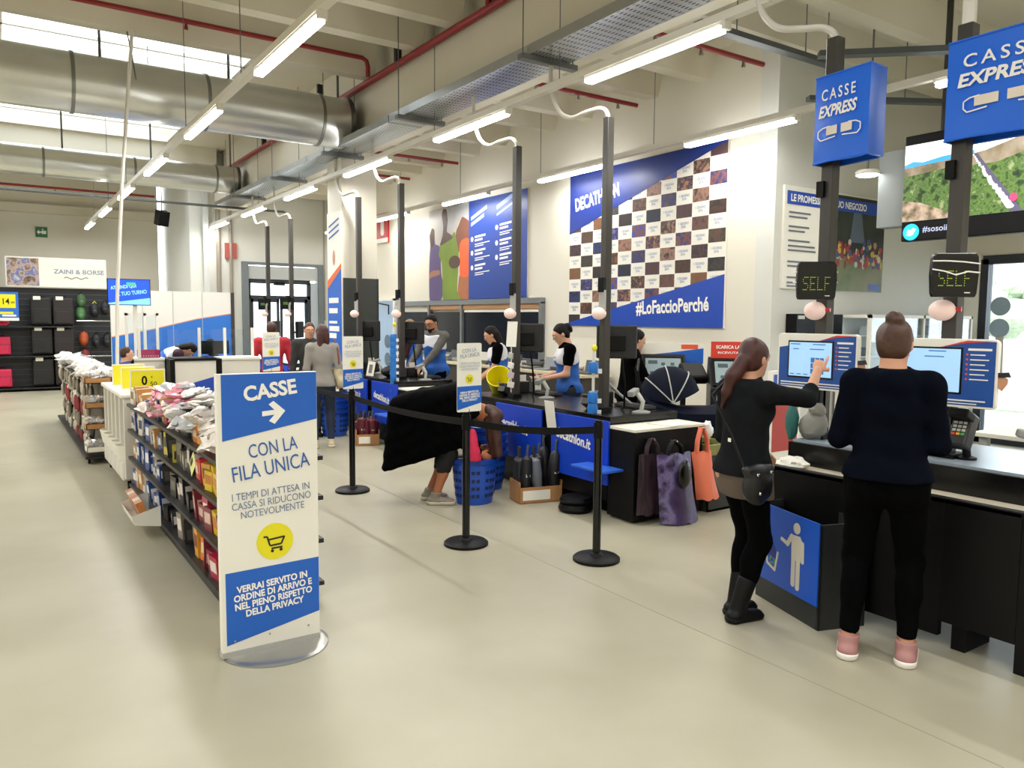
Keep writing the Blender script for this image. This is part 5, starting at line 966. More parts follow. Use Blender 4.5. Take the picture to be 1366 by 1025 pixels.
# glove rack
t = T('hanging_rack', 'far rack of hanging glove packs with cardboard trays at its end', 'shelf', (1.1, 12, 0)); MB().box(1.0, 1.03, 9.8, 14.2, .06, 1.05).build('pegboard', M('6A6458', .6), t); MB().box(.82, 1.12, 9.78, 14.2, .06, .09).box(.86, 1.12, 9.78, 14.2, .92, .94).build('base_and_top', SH, t)
for x in (.86, 1.08):
    for y in (9.86, 14.1): MB().cyl((x - .012, y, .03), (x + .012, y, .03), .03, n=12).build('castor', BLACK, t)
for z in (.14, .4, .64, .92): 
    b = MB(); b.box(.83, 1.1, 9.72, 9.98, z, z + .008, 0).box(.83, 1.1, 9.72, 9.728, z, z + .06, 0).box(.83, .838, 9.72, 9.98, z, z + .06, 0).box(1.092, 1.1, 9.72, 9.98, z, z + .06, 0); b.build('cardboard_tray', WHITE if z < .2 else KRAFT, t)
    for k in range(5): bag([2, 3][k % 2],   .87 + .05 * k, 9.84, z + .09, .62, '%s soft packet in the %s end tray of the far rack' % (FOIL[[2, 3][k % 2]][1], {.14: 'lowest', .4: 'second', .64: 'third', .92: 'top'}[z]), 'soft packets in the end trays', flat=.9)
random.seed(31)
gl = {}
for r, z in enumerate((.82, .6, .38, .18)):
    for k in range(15):
        y = 10.15 + k * .27 + random.uniform(-.04, .04); ci = random.choice([0, 1, 2, 0]) if r % 2 == 0 else random.choice([3, 1, 2]); hexc, nm = [('8A8070', 'taupe'), ('B8AE9C', 'beige'), ('4A4844', 'charcoal'), ('8A3434', 'red')][ci]
        if ci not in gl:
            b = MB(); b.box(-.012, .012, -.06, .06, .02, .05, 1); b.blob((0, 0, -.08), (.03, .055, .1), 10, 0, .15); b.box(-.004, .004, -.045, .045, .02, .08, 1); o = b.build('glove_pack', [M(hexc, .8, var=.2, scale=25, bump=.2), M('D8D0C4', .5)], smooth=True, loc=(0, 0, 0)); gl[ci] = o
        else: o = dup(gl[ci])
        o.location = (.9 + random.uniform(-.03, .05), y, z + .03); o.rotation_euler = (0, 0, random.uniform(-.3, .3)); tag(o, '%s hanging pack in the %s row of the far rack' % (nm, ['top', 'second', 'third', 'lowest'][r]), 'packet', 'glove packs hanging on the far rack')
for i in range(34):
    y = 9.95 + 3.8 * i / 34; mi = random.choice([0, 0, 3, 2]); bag(mi, random.uniform(.88, 1.1), y, 1.0 + random.uniform(0, .08), random.uniform(.9, 1.3), '%s wrapped packet heaped on the %s of the far rack top' % (FOIL[mi][1], 'near end' if i < 12 else 'middle' if i < 23 else 'far end'), 'wrapped packets on top of the far rack')
t = T('leaning_pole', 'thin white tube rising from the white unit to the ceiling', 'pole', (1.15, 9.7, 0)); MB().tube([(1.14, 9.68, .0), (1.16, 9.75, .95), (1.2, 9.82, 1.9), (1.3, 9.9, 3.2), (1.45, 10.0, 4.7), (1.47, 10.0, 4.95)], .02, 10).build('tube', WPLAS, t, True); MB().lathe([(.05, 0), (.05, .02), (.025, .04)], (1.14, 9.68, 0), 14).build('foot', WPLAS, t)
tag(MB().tube([(1.45, 10.0, 4.7), (1.5, 10.05, 4.4), (1.46, 10.1, 4.75), (1.42, 10.2, 5.1), (1.1, 10.6, 5.3), (.6, 10.8, 5.35)], .008, 6).build('hanging_cable', MGREY, smooth=True), 'thin grey cable drooping from the skylight to the white tube', 'cable')
# ================================================================== TURN SCREEN, PARTITION, DESKS
t = T('turn_screen', 'blue lit turn screen on a white pole, left of the partition', 'screen', (1.75, 12.5, 0)); MB().box(1.4, 1.97, 12.5, 12.54, 1.83, 2.21).build('housing', BLACK, t); pl = plY(1.41, 12.499, 1.84)
MB().plate(rect(0, 0, .55, .36), pl, .001).build('lit_screen', em('1A4CE0', .8), t); MB().plate([(.1, 0), (.55, 0), (.55, .1), (0, .02), (0, 0)], pl, .001, .001).build('light_wave', em('7CC4F4', .8), t)
text('ATTENDI QUI', pl, .2, .25, .34, .06, em('8AC4F8', .8), t, 7, bold=.04, o=.002); text('IL TUO TURNO', pl, .31, .17, .4, .06, em('7ABCF4', .8), t, 7, bold=.04, o=.002); MB().plate(rect(.24, .27, .36, .32), pl, .001, .003).build('green_word', em('4AB08A', .6), t)
MB().box(1.74, 1.79, 12.55, 12.6, 0, 2.0).build('pole', WHITE, t)
t = T('fabric_partition', 'white and blue fabric partition wall with an orange line', 'partition', (2.8, 15, 0)); pl = plY(1.72, 14.98, 0); MB().box(1.72, 3.73, 14.98, 15.06, 0, 2.12).build('panel', M('EAE8DE', .7, var=.02), t); W = 2.01
MB().plate([(0, .0), (W, 0), (W, 1.72), (W * .7, 1.62), (W * .3, 1.42), (0, 1.3)], pl, .004).build('blue_field', M('2E74CC', .6, var=.05, scale=2), t); MB().plate([(0, 1.3), (W * .3, 1.42), (W * .7, 1.62), (W, 1.72), (W, 1.735), (W * .7, 1.635), (W * .3, 1.435), (0, 1.315)], pl, .005).build('orange_line', M('E89870', .5), t)
for x in (2.22, 2.72, 3.22): MB().box(x - .004, x + .004, 14.972, 14.98, 0, 2.12).build('seam', LG, t)
MB().box(3.73, 3.79, 14.96, 15.08, 0, 2.12).build('dark_post', M('3A3230', .5), t)
t = T('glass_side_screen', 'white framed glass screen with faint lettering left of the bending clerk', 'screen', (1.9, 13.3, 0))
MB().box(1.72, 1.76, 13.3, 13.34, 0, 1.72).box(2.16, 2.2, 13.3, 13.34, 0, 1.72).box(1.72, 2.2, 13.3, 13.34, 1.68, 1.72).box(1.98, 2.02, 13.3, 13.34, 0, 1.72).build('frame', WHITE, t); MB().box(1.76, 2.16, 13.315, 13.325, .1, 1.68).build('pane', GLASS, t)
def desk(x0, x1, y, lab, wave):
    t = T('service_desk', lab, 'desk', ((x0 + x1) / 2, y, 0), group='white service desks'); MB().box(x0, x1, y, y + .5, 0, 1.08).build('body', M('E2DED2', .5), t, bevel=.006); MB().box(x0 - .06, x0, y - .02, y + .5, 0, 1.1).build('black_side', BLACK, t); MB().box(x0, x1, y - .02, y + .5, 1.08, 1.115).build('top', BLACK if wave else WHITE, t, bevel=.004)
    if wave: MB().plate([(0, 0), (x1 - x0 - .02, 0), (x1 - x0 - .02, .86), (0, .72)], plY(x0, y - .001, 0), .003).build('blue_wave', M('1E48B0', .5), t)
    return t
desk(2.0, 2.53, 11.0, 'white service desk with a blue wave, middle of the three', True); desk(2.6, 3.12, 11.0, 'plain white service desk next to the red jacket', False); desk(1.55, 1.93, 11.3, 'white service desk under the magenta basket', False)
t = T('desk_glass', 'clear glass screen with white posts on the service desks', 'screen', (2.4, 11.2, 1.12)); MB().box(1.6, 3.1, 11.3, 11.308, 1.13, 1.5).build('pane', GLASS, t)
for x in (1.6, 2.36, 2.7, 3.08): MB().box(x, x + .035, 11.27, 11.3, 1.118, 1.52).build('post', WHITE, t)
t = T('magenta_basket', 'magenta plastic basket on the left service desk', 'basket', (1.75, 11.35, 1.12)); f = MB(); x0, x1, y0, y1 = 1.62, 1.88, 11.31, 11.5; f = MB()
f.box(x0, x1, y0, y0 + .006, 1.118, 1.22).box(x0, x1, y1 - .006, y1, 1.118, 1.22).box(x0, x0 + .006, y0, y1, 1.118, 1.22).box(x1 - .006, x1, y0, y1, 1.118, 1.22).box(x0, x1, y0, y1, 1.118, 1.124).build('tub', M('C82866', .4), t)
b = MB()
for k in range(8): b.box(x0 + .015 + k * .03, x0 + .03 + k * .03, y0 - .001, y0, 1.13, 1.15)
b.build('slots', M('F0A8C0', .4), t)
t = T('desk_monitor', 'black desk monitor seen from behind on the middle service desk', 'monitor', (2.6, 11.7, 1.1)); MB().box(2.42, 2.84, 11.55, 11.59, 1.14, 1.33).build('housing', BLACK, t, bevel=.008); MB().box(2.56, 2.66, 11.42, 11.58, 1.116, 1.14).build('foot', BLACK, t)
# far things at the entrance islands
for k, y in enumerate((13.8, 15.2)):
    t = T('till_display', ['right', 'left'][k] + ' black till display high on the pole before the entrance door', 'display', (4.45, y, 1.8), group='far till displays'); MB().obox((4.42, y, 1.92), (.24, .05, .22), R(-20)).build('housing', BLACK, t, bevel=.01); MB().obox((4.41, y - .03, 1.92), (.14, .004, .05), R(-20)).build('lit_letters', em('3A5A20', .3), t); MB().box(4.4, 4.5, y - .02, y + .02, 2.02, 2.06).build('bracket', BLACK, t)
    t = T('till_monitor', ['right', 'left'][k] + ' black till monitor on the far island before the entrance door', 'monitor', (4.5, y, 1.3), group='far till monitors'); MB().obox((4.62, y - .05, 1.45), (.05, .4, .3), -.6).build('housing', BLACK, t, bevel=.012); MB().cyl((4.6, y, 1.4), (4.5, y, 1.4), .02, n=8).build('arm', DGREY, t)
# ================================================================== LUGGAGE WALL
t = T('luggage_wall', 'dark slatted luggage wall against the back wall', 'shelf', (1.1, 20.3, 0)); MB().box(-1.5, 2.4, 20.35, 20.45, 0, 2.28).build('back_panel', M('26282C', .5), t)
for k in range(18): MB().box(-1.5, 2.4, 20.335, 20.35, .1 + k * .12, .115 + k * .12).build('slat', M('4A5058', .4), t)
for z in (.05, .75, 1.4): MB().box(-1.5, 1.5, 19.9, 20.35, z, z + .03).build('shelf_board', SH, t)
MB().cyl((1.6, 20.0, 1.55), (2.4, 20.0, 1.55), .015).cyl((1.6, 20.0, .75), (2.4, 20.0, .75), .015).build('hanging_rail', CHROME, t)
def suitcase(x, z, w, h, hexc, lab, grp, y=20.1, hand=True):
    t = T('suitcase', lab, 'suitcase', (x, y, z), group=grp); m = M(hexc, .5, var=.15, bump=.1, scale=20)
    MB().box(x - w / 2, x + w / 2, y - .11, y + .11, z + .03, z + h).build('shell', m, t, bevel=.03); MB().box(x - w * .38, x + w * .38, y - .125, y - .11, z + h * .12, z + h * .52).build('front_pocket', m, t, bevel=.01)
    MB().box(x - w / 2, x + w / 2, y - .112, y - .108, z + h * .6, z + h * .62).build('zip', DGREY, t); MB().tube([(x - .06, y - .02, z + h), (x - .05, y - .02, z + h + .03), (x + .05, y - .02, z + h + .03), (x + .06, y - .02, z + h)], .01).build('handle', BLACK, t, True)
    for s in (-1, 1): MB().cyl((x + s * (w / 2 - .04) - .012, y, z + .015), (x + s * (w / 2 - .04) + .012, y, z + .015), .018, n=10).build('wheel', BLACK, t)
pos = ['bottom', 'middle', 'top']
for i, z in enumerate((.08, .78, 1.43)): suitcase(.16, z, .34, .42 if i < 2 else .12, 'C21C48', 'pink-red suitcase on the luggage wall, %s of its column' % pos[i], 'pink-red suitcases', 20.05)
for c, x in enumerate((.92, 1.35)):
    for i, z in enumerate((.08, .78, 1.43)): suitcase(x, z, .4, [.63, .6, .63][i], ['14110F', '221A1A'][c], ['black', 'dark brown'][c] + ' suitcase on the luggage wall, %s of its column' % pos[i], 'dark suitcases'); tag(MB().box(x - .14, x + .0, 19.97, 19.99, z + [.58, .55, .58][i], z + [.66, .63, .66][i]).build('price_card', WHITE), 'small white price card above the %s %s suitcase' % (pos[i], ['black', 'dark brown'][c]), 'price card', 'price cards on the luggage wall')
random.seed(8)
for k, (x, z, hexc, nm) in enumerate(((1.72, 2.0, '3A5A34', 'green'), (1.7, 1.72, '4A7A48', 'bright green'), (1.98, 1.8, '1A1C22', 'black yellow-strapped'), (2.2, 1.85, '14161A', 'plain black'), (1.74, 1.15, 'A84820', 'rust orange'), (1.76, .75, '7A2A28', 'dark red'), (2.0, 1.1, '17191F', 'small black'), (2.22, 1.1, '15171B', 'charcoal black'))):
    t = T('backpack', nm + ' backpack hanging on the luggage wall', 'backpack', (x, 20.15, z - .2), group='backpacks on the luggage wall'); MB().blob((x, 20.15, z), (.1, .1, .17), 14, jit=.04).build('body', M(hexc, .6, var=.2, scale=20), t, True); MB().blob((x, 20.06, z - .05), (.07, .05, .08), 12).build('pocket', M(hexc, .5, var=.1), t, True); MB().tube([(x - .04, 20.1, z + .15), (x, 20.08, z + .2), (x + .04, 20.1, z + .15)], .008).build('loop', YEL if k == 2 else BLACK, t, True)
t = T('price_board', 'yellow and blue price board reading 14 at the left picture edge', 'sign', (.2, 19.6, 1.6)); MB().box(-.15, .5, 19.68, 19.7, 1.55, 2.16).build('board', M('2A6AC4', .4), t); pl = plY(-.15, 19.678, 1.55); MB().plate(rect(.03, .27, .6, .56), pl, .002).build('yellow_field', YEL, t); text('14', pl, .43, .41, .12, .13, BLACK, t, bold=.01, o=.003); text(',99', pl, .54, .38, .08, .06, BLACK, t, o=.003); MB().plate(rect(.2, .14, .55, .19), pl, .002).build('text_bar', YEL, t); MB().plate(rect(.35, .09, .6, .13), pl, .002).plate(rect(0, 0, .65, .06), pl, .002).build('white_bar', WHITE, t); MB().box(.16, .2, 19.7, 19.9, 1.6, 1.64).build('bracket', BLACK, t)
# ================================================================== PEOPLE: bodies grown as one smooth surface from a distance field
def smin(a, b, k):
    h = np.clip(.5 + .5 * (b - a) / k, 0, 1); return b + (a - b) * h - k * h * (1 - h)
def prim_d(P, p):
    if p[0] == 'c':                                   # tapered capsule, optional flattening (axis, factor)
        _, a, b, ra, rb, sq = p; ba = b - a; L = max(float(ba @ ba), 1e-9); q = P - a; t = np.clip(q @ ba / L, 0, 1); d = q - t[..., None] * ba
        if sq is not None: ax, f = sq; c = d @ ax; d = d + (c / f - c)[..., None] * ax
        return np.sqrt((d * d).sum(-1)) - (ra + (rb - ra) * t)
    _, c, r, Rm = p; q = (P - c) @ Rm; k0 = np.sqrt(((q / r) ** 2).sum(-1)); k1 = np.sqrt(((q / (r * r)) ** 2).sum(-1)) + 1e-9
    return k0 * (k0 - 1) / k1
def bounds(p):
    if p[0] == 'c': r = max(p[3], p[4]); return np.minimum(p[1], p[2]) - r, np.maximum(p[1], p[2]) + r
    r = float(np.max(p[2])); return p[1] - r, p[1] + r
def field_mesh(groups, h, wrinkle=0., subs=(), seed=0):
    """groups: [(prims, k, clips, k_join)] -> verts, quads. clips: [(n, d)] keeps n.p < d"""
    los, his = zip(*[bounds(p) for g in groups for p in g[0]]); lo = np.min(los, 0) - 3 * h; hi = np.max(his, 0) + 3 * h
    n = np.ceil((hi - lo) / h).astype(int) + 1; ax = [lo[i] + h * np.arange(n[i]) for i in range(3)]; D = np.full(n, .2, np.float32)
    for prims, k, clips, kj in groups:
        G = np.full(n, .2, np.float32)
        for p in prims:
            a, b = bounds(p); pad = k + 2 * h; i0 = np.maximum(((a - pad - lo) / h).astype(int), 0); i1 = np.minimum(((b + pad - lo) / h).astype(int) + 2, n)
            s = tuple(slice(i0[i], i1[i]) for i in range(3)); P = np.stack(np.meshgrid(*[ax[i][s[i]] for i in range(3)], indexing='ij'), -1); G[s] = smin(G[s], prim_d(P, p).astype(np.float32), k)
        if clips:
            for nn, d in clips:
                pl_ = (ax[0][:, None, None] * nn[0] + ax[1][None, :, None] * nn[1] + ax[2][None, None, :] * nn[2] - d).astype(np.float32); G = np.maximum(G, pl_)
        D = smin(D, G, kj) if kj > 0 else np.minimum(D, G)
    for p in subs:
        a, b = bounds(p); i0 = np.maximum(((a - .02 - lo) / h).astype(int), 0); i1 = np.minimum(((b + .02 - lo) / h).astype(int) + 2, n); s = tuple(slice(i0[i], i1[i]) for i in range(3))
        P = np.stack(np.meshgrid(*[ax[i][s[i]] for i in range(3)], indexing='ij'), -1); D[s] = -smin(-D[s], prim_d(P, p).astype(np.float32), .006)
    if wrinkle:
        x, y, z = ax[0][:, None, None], ax[1][None, :, None], ax[2][None, None, :]
        D += (wrinkle * (np.sin(31 * z + 9 * x + 5 * np.sin(13 * y + seed)) * np.sin(17 * x + 11 * z + seed) + .6 * np.sin(47 * z - 23 * y + 19 * x))).astype(np.float32)
    # surface nets
    S = D < 0; C = [S[i:n[0] - 1 + i, j:n[1] - 1 + j, k:n[2] - 1 + k] for i in (0, 1) for j in (0, 1) for k in (0, 1)]
    cnt = sum(c.astype(np.int8) for c in C); cell = (cnt > 0) & (cnt < 8); idx = -np.ones(cell.shape, np.int64); ijk = np.argwhere(cell); idx[cell] = np.arange(len(ijk))
    acc = np.zeros((len(ijk), 3)); w_ = np.zeros(len(ijk))
    for i in (0, 1):
        for j in (0, 1):
            for axx in range(3):
                o = [0, 0, 0]; rest = [q for q in range(3) if q != axx]; o[rest[0]] = i; o[rest[1]] = j; a = ijk + o; e = [0, 0, 0]; e[axx] = 1; b = a + e
                da = D[a[:, 0], a[:, 1], a[:, 2]]; db = D[b[:, 0], b[:, 1], b[:, 2]]; m = (da < 0) != (db < 0); t = np.where(m, da / np.where(m, da - db, 1), 0)
                pt = a + t[:, None] * np.array(e); acc += pt * m[:, None]; w_ += m
    V = lo + h * (acc / w_[:, None]); F = []
    for axx in range(3):
        o1, o2 = [q for q in range(3) if q != axx]; sl = [slice(1, n[q] - 1) for q in range(3)]; sl[axx] = slice(0, n[axx] - 1); sh_ = list(sl); sh_[axx] = slice(1, n[axx])
        A, B = S[tuple(sl)], S[tuple(sh_)]; q = np.argwhere(A != B); off_ = np.array([s.start for s in sl]); q = q + off_; av = S[q[:, 0], q[:, 1], q[:, 2]]
        e1 = np.zeros(3, int); e1[o1] = 1; e2 = np.zeros(3, int); e2[o2] = 1
        c = [idx[tuple((q - d).T)] for d in (e1 * 0, e1, e1 + e2, e2)]; f = np.stack(c, 1); fl = av if axx != 1 else ~av; f[~fl] = f[~fl][:, ::-1]; F.append(f)
    return V, np.concatenate(F)
def np_obj(name, V, F, mats, parent, mi=None):
    me = bpy.data.meshes.new(name); me.vertices.add(len(V)); me.vertices.foreach_set('co', V.astype(np.float32).ravel()); me.loops.add(len(F) * 4); me.loops.foreach_set('vertex_index', F.astype(np.int32).ravel())
    me.polygons.add(len(F)); me.polygons.foreach_set('loop_start', np.arange(0, len(F) * 4, 4, dtype=np.int32)); me.polygons.foreach_set('loop_total', np.full(len(F), 4, np.int32))
    for m in mats: me.materials.append(m)
    if mi is not None: me.polygons.foreach_set('material_index', mi.astype(np.int32))
    me.polygons.foreach_set('use_smooth', np.ones(len(F), bool)); me.update(calc_edges=True); me.validate()
    o = bpy.data.objects.new(name, me); COL.objects.link(o); o.parent = parent; return o
A3 = lambda *v: np.array(v, float)
I3 = np.eye(3)
def rx(a): c, s = math.cos(a), math.sin(a); return np.array([[1, 0, 0], [0, c, -s], [0, s, c]])
def rz(a): c, s = math.cos(a), math.sin(a); return np.array([[c, -s, 0], [s, c, 0], [0, 0, 1]])
def ry(a): c, s = math.cos(a), math.sin(a); return np.array([[c, 0, s], [0, 1, 0], [-s, 0, c]])
def ik(a, c, l1, l2, hint):
    d = c - a; L = np.linalg.norm(d); mx = (l1 + l2) * .995
    if L > mx: c = a + d / L * mx; d = c - a; L = mx
    x = (l1 * l1 - l2 * l2 + L * L) / (2 * L); hgt = math.sqrt(max(l1 * l1 - x * x, 0)); u = d / L; hh = hint - u * (hint @ u); hh /= np.linalg.norm(hh) + 1e-9
    return a + u * x + hh * hgt, c
def person(label, pos, az, H=1.7, h=.012, lean=0, wl=None, wr=None, feet=((-.11, 0), (.11, .03)), head=(0, 0), fem=True, hair='bun', hair_m=None, skin=SKIN, top=None, sleeve=1., top_m=None, vest=None, trousers_m=None, pants_to=.1, shoes_m=None, sole_m=None, skirt=None, boots=None, hem=.88, wide=1., hips=1., point=None, curl=.6, beard=False, glasses=False, group=None, seat=0., extra=None, hood=True, face=True, wrk=.0025, hand_n=None, torso_side=0, hints=None):
    S = H / 1.7; root = T('person', label, 'person', pos, -R(az), world=False, group=group); P = {}
    Rl = rx(-R(lean)); Rs = ry(R(torso_side)); Rl = Rs @ Rl; hipz = .93 - seat; pc = A3(0, 0, hipz) 
    if lean > 30: pc = A3(0, -.12 * lean / 80, hipz - .03)
    up_ = lambda v, f=1.: pc + ((rx(-R(lean * f)) if f != 1 else Rl) @ (A3(*v) - A3(0, 0, .93)))
    waist, chest, neck = up_((0, .0, 1.08), .8), up_((0, -.005, 1.27)), up_((0, -.01, 1.44)); hr = rz(R(-head[0])) @ rx(-R(head[1])); Rh = Rl @ hr if lean < 30 else Rl @ hr
    hc = neck + Rl @ A3(0, .02, .05) + Rh @ A3(0, .015, .095); sw = (.165 if fem else .19) * wide
    sho = {s: up_((s * sw, -.01, 1.385)) for s in (-1, 1)}; hipj = {s: pc + A3(s * .085 * hips, 0, -.03) for s in (-1, 1)}
    wr_ = {-1: A3(*(wl or (-.27, .06, .84))), 1: A3(*(wr or (.27, .06, .84)))}; elb, wri, knee, ank = {}, {}, {}, {}
    for s in (-1, 1):
        elb[s], wri[s] = ik(sho[s], wr_[s], .285, .25, hints[0 if s < 0 else 1] if hints else A3(s * .18, -.6, -.8)); f = feet[0 if s < 0 else 1]
        ank[s] = A3(f[0], f[1], .085); knee[s], ank[s] = ik(hipj[s], ank[s], .425, .42, A3(s * .1, 1, 0))
    tg = []
    tr, ti = (.92, .86) if fem else (1.05, 1.02)
    W = wide; torso = [('e', pc + A3(0, 0, .0), A3(.155 * hips, .115 * hips, .12), I3), ('e', waist, A3(.125 * tr * W, .098, .15), Rl), ('e', chest, A3(.15 * tr * W, .108 * W, .19), Rl), ('c', sho[-1] * .93 + neck * .07, sho[1] * .93 + neck * .07, .052, .052, None), ('c', neck + Rl @ A3(0, 0, -.06), neck + Rl @ A3(0, .01, .06), .054 if fem else .062, .05, None)]
    if fem: torso += [('e', chest + Rl @ A3(s * .065, .068, .01), A3(.055, .048, .06), Rl) for s in (-1, 1)]
    torso += [('e', pc + Rl @ A3(s * .07 * hips, -.055, -.04), A3(.08, .075, .09), I3) for s in (-1, 1)]
    leg = lambda s, o=0.: [('c', hipj[s], knee[s], .088 * hips + o, .056 + o, None), ('c', knee[s], ank[s], .053 + o, .036 + o, None), ('e', knee[s] * .68 + ank[s] * .32 + A3(0, -.022, 0), A3(.047 + o, .05 + o, .12), I3)]
    foot = lambda s, o=0.: [('c', ank[s] + A3(0, -.03, -.045), ank[s] + A3(s * .015, .13, -.058), .036 + o, .028 + o, (A3(0, 0, 1), .8))]
    arm = lambda s, o=0., f=1.: [('c', sho[s], elb[s] if f >= 0 else sho[s] + (elb[s] - sho[s]) * -f, .047 * (1 if fem else 1.12) + o, (.037 if f >= 0 else .044) + o, None)] + ([('c', elb[s], elb[s] + (wri[s] - elb[s]) * f, .037 + o, .037 + (.026 - .037) * f + o, None)] if f > 0 else [])
    body = torso + leg(-1) + leg(1) + foot(-1) + foot(1) + arm(-1) + arm(1)
    # hands
    hand = []
    for s in (-1, 1):
        d = wri[s] - elb[s]; d /= np.linalg.norm(d); nrm = A3(-s, 0, -.25) if hand_n is None else A3(*hand_n[0 if s < 0 else 1]); nrm = nrm - d * (nrm @ d); nrm /= np.linalg.norm(nrm) + 1e-9; sd = np.cross(d, nrm); 
        if sd[1] < 0 and abs(sd[1]) > .2: sd = -sd
        pt = point == s; fr = np.stack([sd, d, nrm], 1)
        hand.append(('e', wri[s] + d * .05, A3(.04, .055, .017), fr)); hand.append(('c', wri[s] - d * .02, wri[s] + d * .02, .024, .022, None))
        for k, L in enumerate((.072, .08, .075, .06)):
            cc = .06 if pt and k == 0 else (1.5 if pt else curl * (1 + .12 * k)); b0_ = wri[s] + d * .09 + sd * (.03 - .02 * k); r = max(.0085, h * .78)
            d1 = d * math.cos(cc * .5) + nrm * math.sin(cc * .5); d2 = d * math.cos(cc * 1.5) + nrm * math.sin(cc * 1.5); m_ = b0_ + d1 * L * .55; hand.append(('c', b0_, m_, r * 1.05, r, None)); hand.append(('c', m_, m_ + d2 * L * .5, r, r * .85, None))
        tb = wri[s] + d * .03 + sd * .03; tm = tb + (d * .6 + sd * .7 + nrm * .3) * .035; hand.append(('c', tb, tm, max(.011, h * .85), max(.0095, h * .75), None)); hand.append(('c', tm, tm + (d * .9 + nrm * .3) * .03, max(.0095, h * .75), max(.008, h * .7), None))
    q = lambda x, y, z: hc + Rh @ A3(x, y, z)
    hd_ = [('e', q(0, -.012, .022), A3(.073, .09, .088), Rh), ('e', q(0, .02, -.04), A3(.056, .066, .075), Rh), ('e', q(0, .052, -.095), A3(.026, .026, .02), Rh), ('e', q(0, .068, .022), A3(.05, .022, .018), Rh), ('c', neck, q(0, -.02, -.05), .05 if fem else .056, .048, None)]
    fine = [('c', q(0, .088, .012), q(0, .103, -.028), .008, .0125, None), ('e', q(.073, -.012, -.01), A3(.011, .02, .03), Rh), ('e', q(-.073, -.012, -.01), A3(.011, .02, .03), Rh), ('c', q(-.02, .083, -.06), q(.02, .083, -.06), .008, .008, None)]
    sc = lambda g: [(('c', p[1] * S, p[2] * S, p[3] * S, p[4] * S, p[5]) if p[0] == 'c' else ('e', p[1] * S, p[2] * S, p[3])) for p in g]
    subs = [('e', q(s * .028, .095, .0) * S, A3(.016, .014, .011) * S, Rh) for s in (-1, 1)] if face else ()
    V, F = field_mesh([(sc(body + hd_), .035 * S, None, 0), (sc(hand + fine), .008 * S, None, .01 * S)], h, subs=subs); np_obj('body', V, F, [skin], root)
    if face:
        e = MB()
        for s in (-1, 1): e.blob(q(s * .029, .083, -.001) * S, (.012 * S,) * 3, 10)
        ey = np_e = e.build('eyes', M('E8E4DC', .3), root, True); e = MB()
        for s in (-1, 1): e.blob(q(s * .029, .0925, -.001) * S, (.0055 * S,) * 3, 8)
        e.build('irises', M('2A1C14', .2), root, True); e = MB()
        for s in (-1, 1): e.tube([q(s * .012, .092, .018) * S, q(s * .03, .091, .024) * S, q(s * .046, .078, .018) * S], .0035 * S, 6)
        e.build('eyebrows', hair_m, root, True); MB().tube([q(-.022, .083, -.06) * S, q(0, .093, -.057) * S, q(.022, .083, -.06) * S], [.003 * S, .006 * S, .003 * S], 8).build('lips', M('A8605A', .5), root, True)
        if beard: V, F = field_mesh([(sc([('e', q(0, .022, -.062), A3(.059, .068, .05), Rh), ('e', q(0, .06, -.1), A3(.03, .03, .024), Rh)]), .01, [(-(Rh @ A3(0, 1, 0)), -float((Rh @ A3(0, 1, 0)) @ (q(0, .0, 0) * S))), (Rh @ A3(0, 0, 1), float((Rh @ A3(0, 0, 1)) @ (q(0, 0, -.062) * S)))], 0)], h * .8); np_obj('beard', V, F, [hair_m], root)
        if glasses:
            e = MB()
            for s in (-1, 1):
                c_ = q(s * .032, .102, .0) * S; e.tube([Vector(c_ + (Rh @ A3(.022 * math.cos(a), 0, .016 * math.sin(a))) * S) for a in np.linspace(0, 2 * math.pi, 14)], .002 * S, 5); e.tube([q(s * .054, .1, .004) * S, q(s * .074, 0, .0) * S], .002 * S, 5)
            e.tube([q(-.01, .104, .004) * S, q(.01, .104, .004) * S], .002 * S, 5).build('glasses', BLACK, root)
    # hair
    if hair:
        hg = [('e', q(0, -.018, .03), A3(.082, .096, .092), Rh), ('e', q(0, -.045, -.02), A3(.074, .062, .078), Rh)]; ex = []
        if hair == 'short': hg = [('e', q(0, -.014, .032), A3(.079, .095, .088), Rh), ('e', q(0, -.04, -.01), A3(.074, .064, .06), Rh)]
        if hair == 'bun': ex = [('e', q(0, -.06, .115), A3(.042, .04, .036), Rh), ('e', q(.02, -.075, .105), A3(.025, .025, .02), Rh)]
        if hair == 'backbun': ex = [('e', q(0, -.115, .035), A3(.05, .042, .05), Rh), ('e', q(0, -.13, .0), A3(.03, .025, .04), Rh)]
        if hair == 'pony': b_ = q(0, -.1, -.02); ex = [('c', b_, b_ + Rl @ A3(-.02, -.05, -.09), .045, .045, None), ('c', b_ + Rl @ A3(-.02, -.05, -.09), b_ + Rl @ A3(-.05, -.06, -.19), .043, .032, None), ('c', b_ + Rl @ A3(-.05, -.06, -.19), b_ + Rl @ A3(-.1, -.05, -.29), .03, .01, None)]
        if hair == 'long': ex = [('c', q(s * .03, -.06, -.02), q(s * .045, -.075, -.17), .058, .04, None) for s in (-1, 1)]
        if hair == 'hang': ex = [('c', q(s * .06, -.02, .03), q(s * .08, -.0, .03) + A3(0, .06, -.32), .06, .04, None) for s in (-1, 0, 1)] + [('c', q(s * .06, .03, .0), q(s * .06, .03, 0) + A3(0, .05, -.34), .04, .02, None) for s in (-1, 1)]
        fr_ = Rh @ A3(0, .86, -.5); cl = [(fr_, float(fr_ @ (q(0, .052, .055) * S)))]
        V, F = field_mesh([(sc(hg), .02, cl, 0), (sc(ex), .02, None, .015)] if ex else [(sc(hg), .02, cl, 0)], h * .85, .003 * S, seed=3); np_obj('hair', V, F, [hair_m], root)
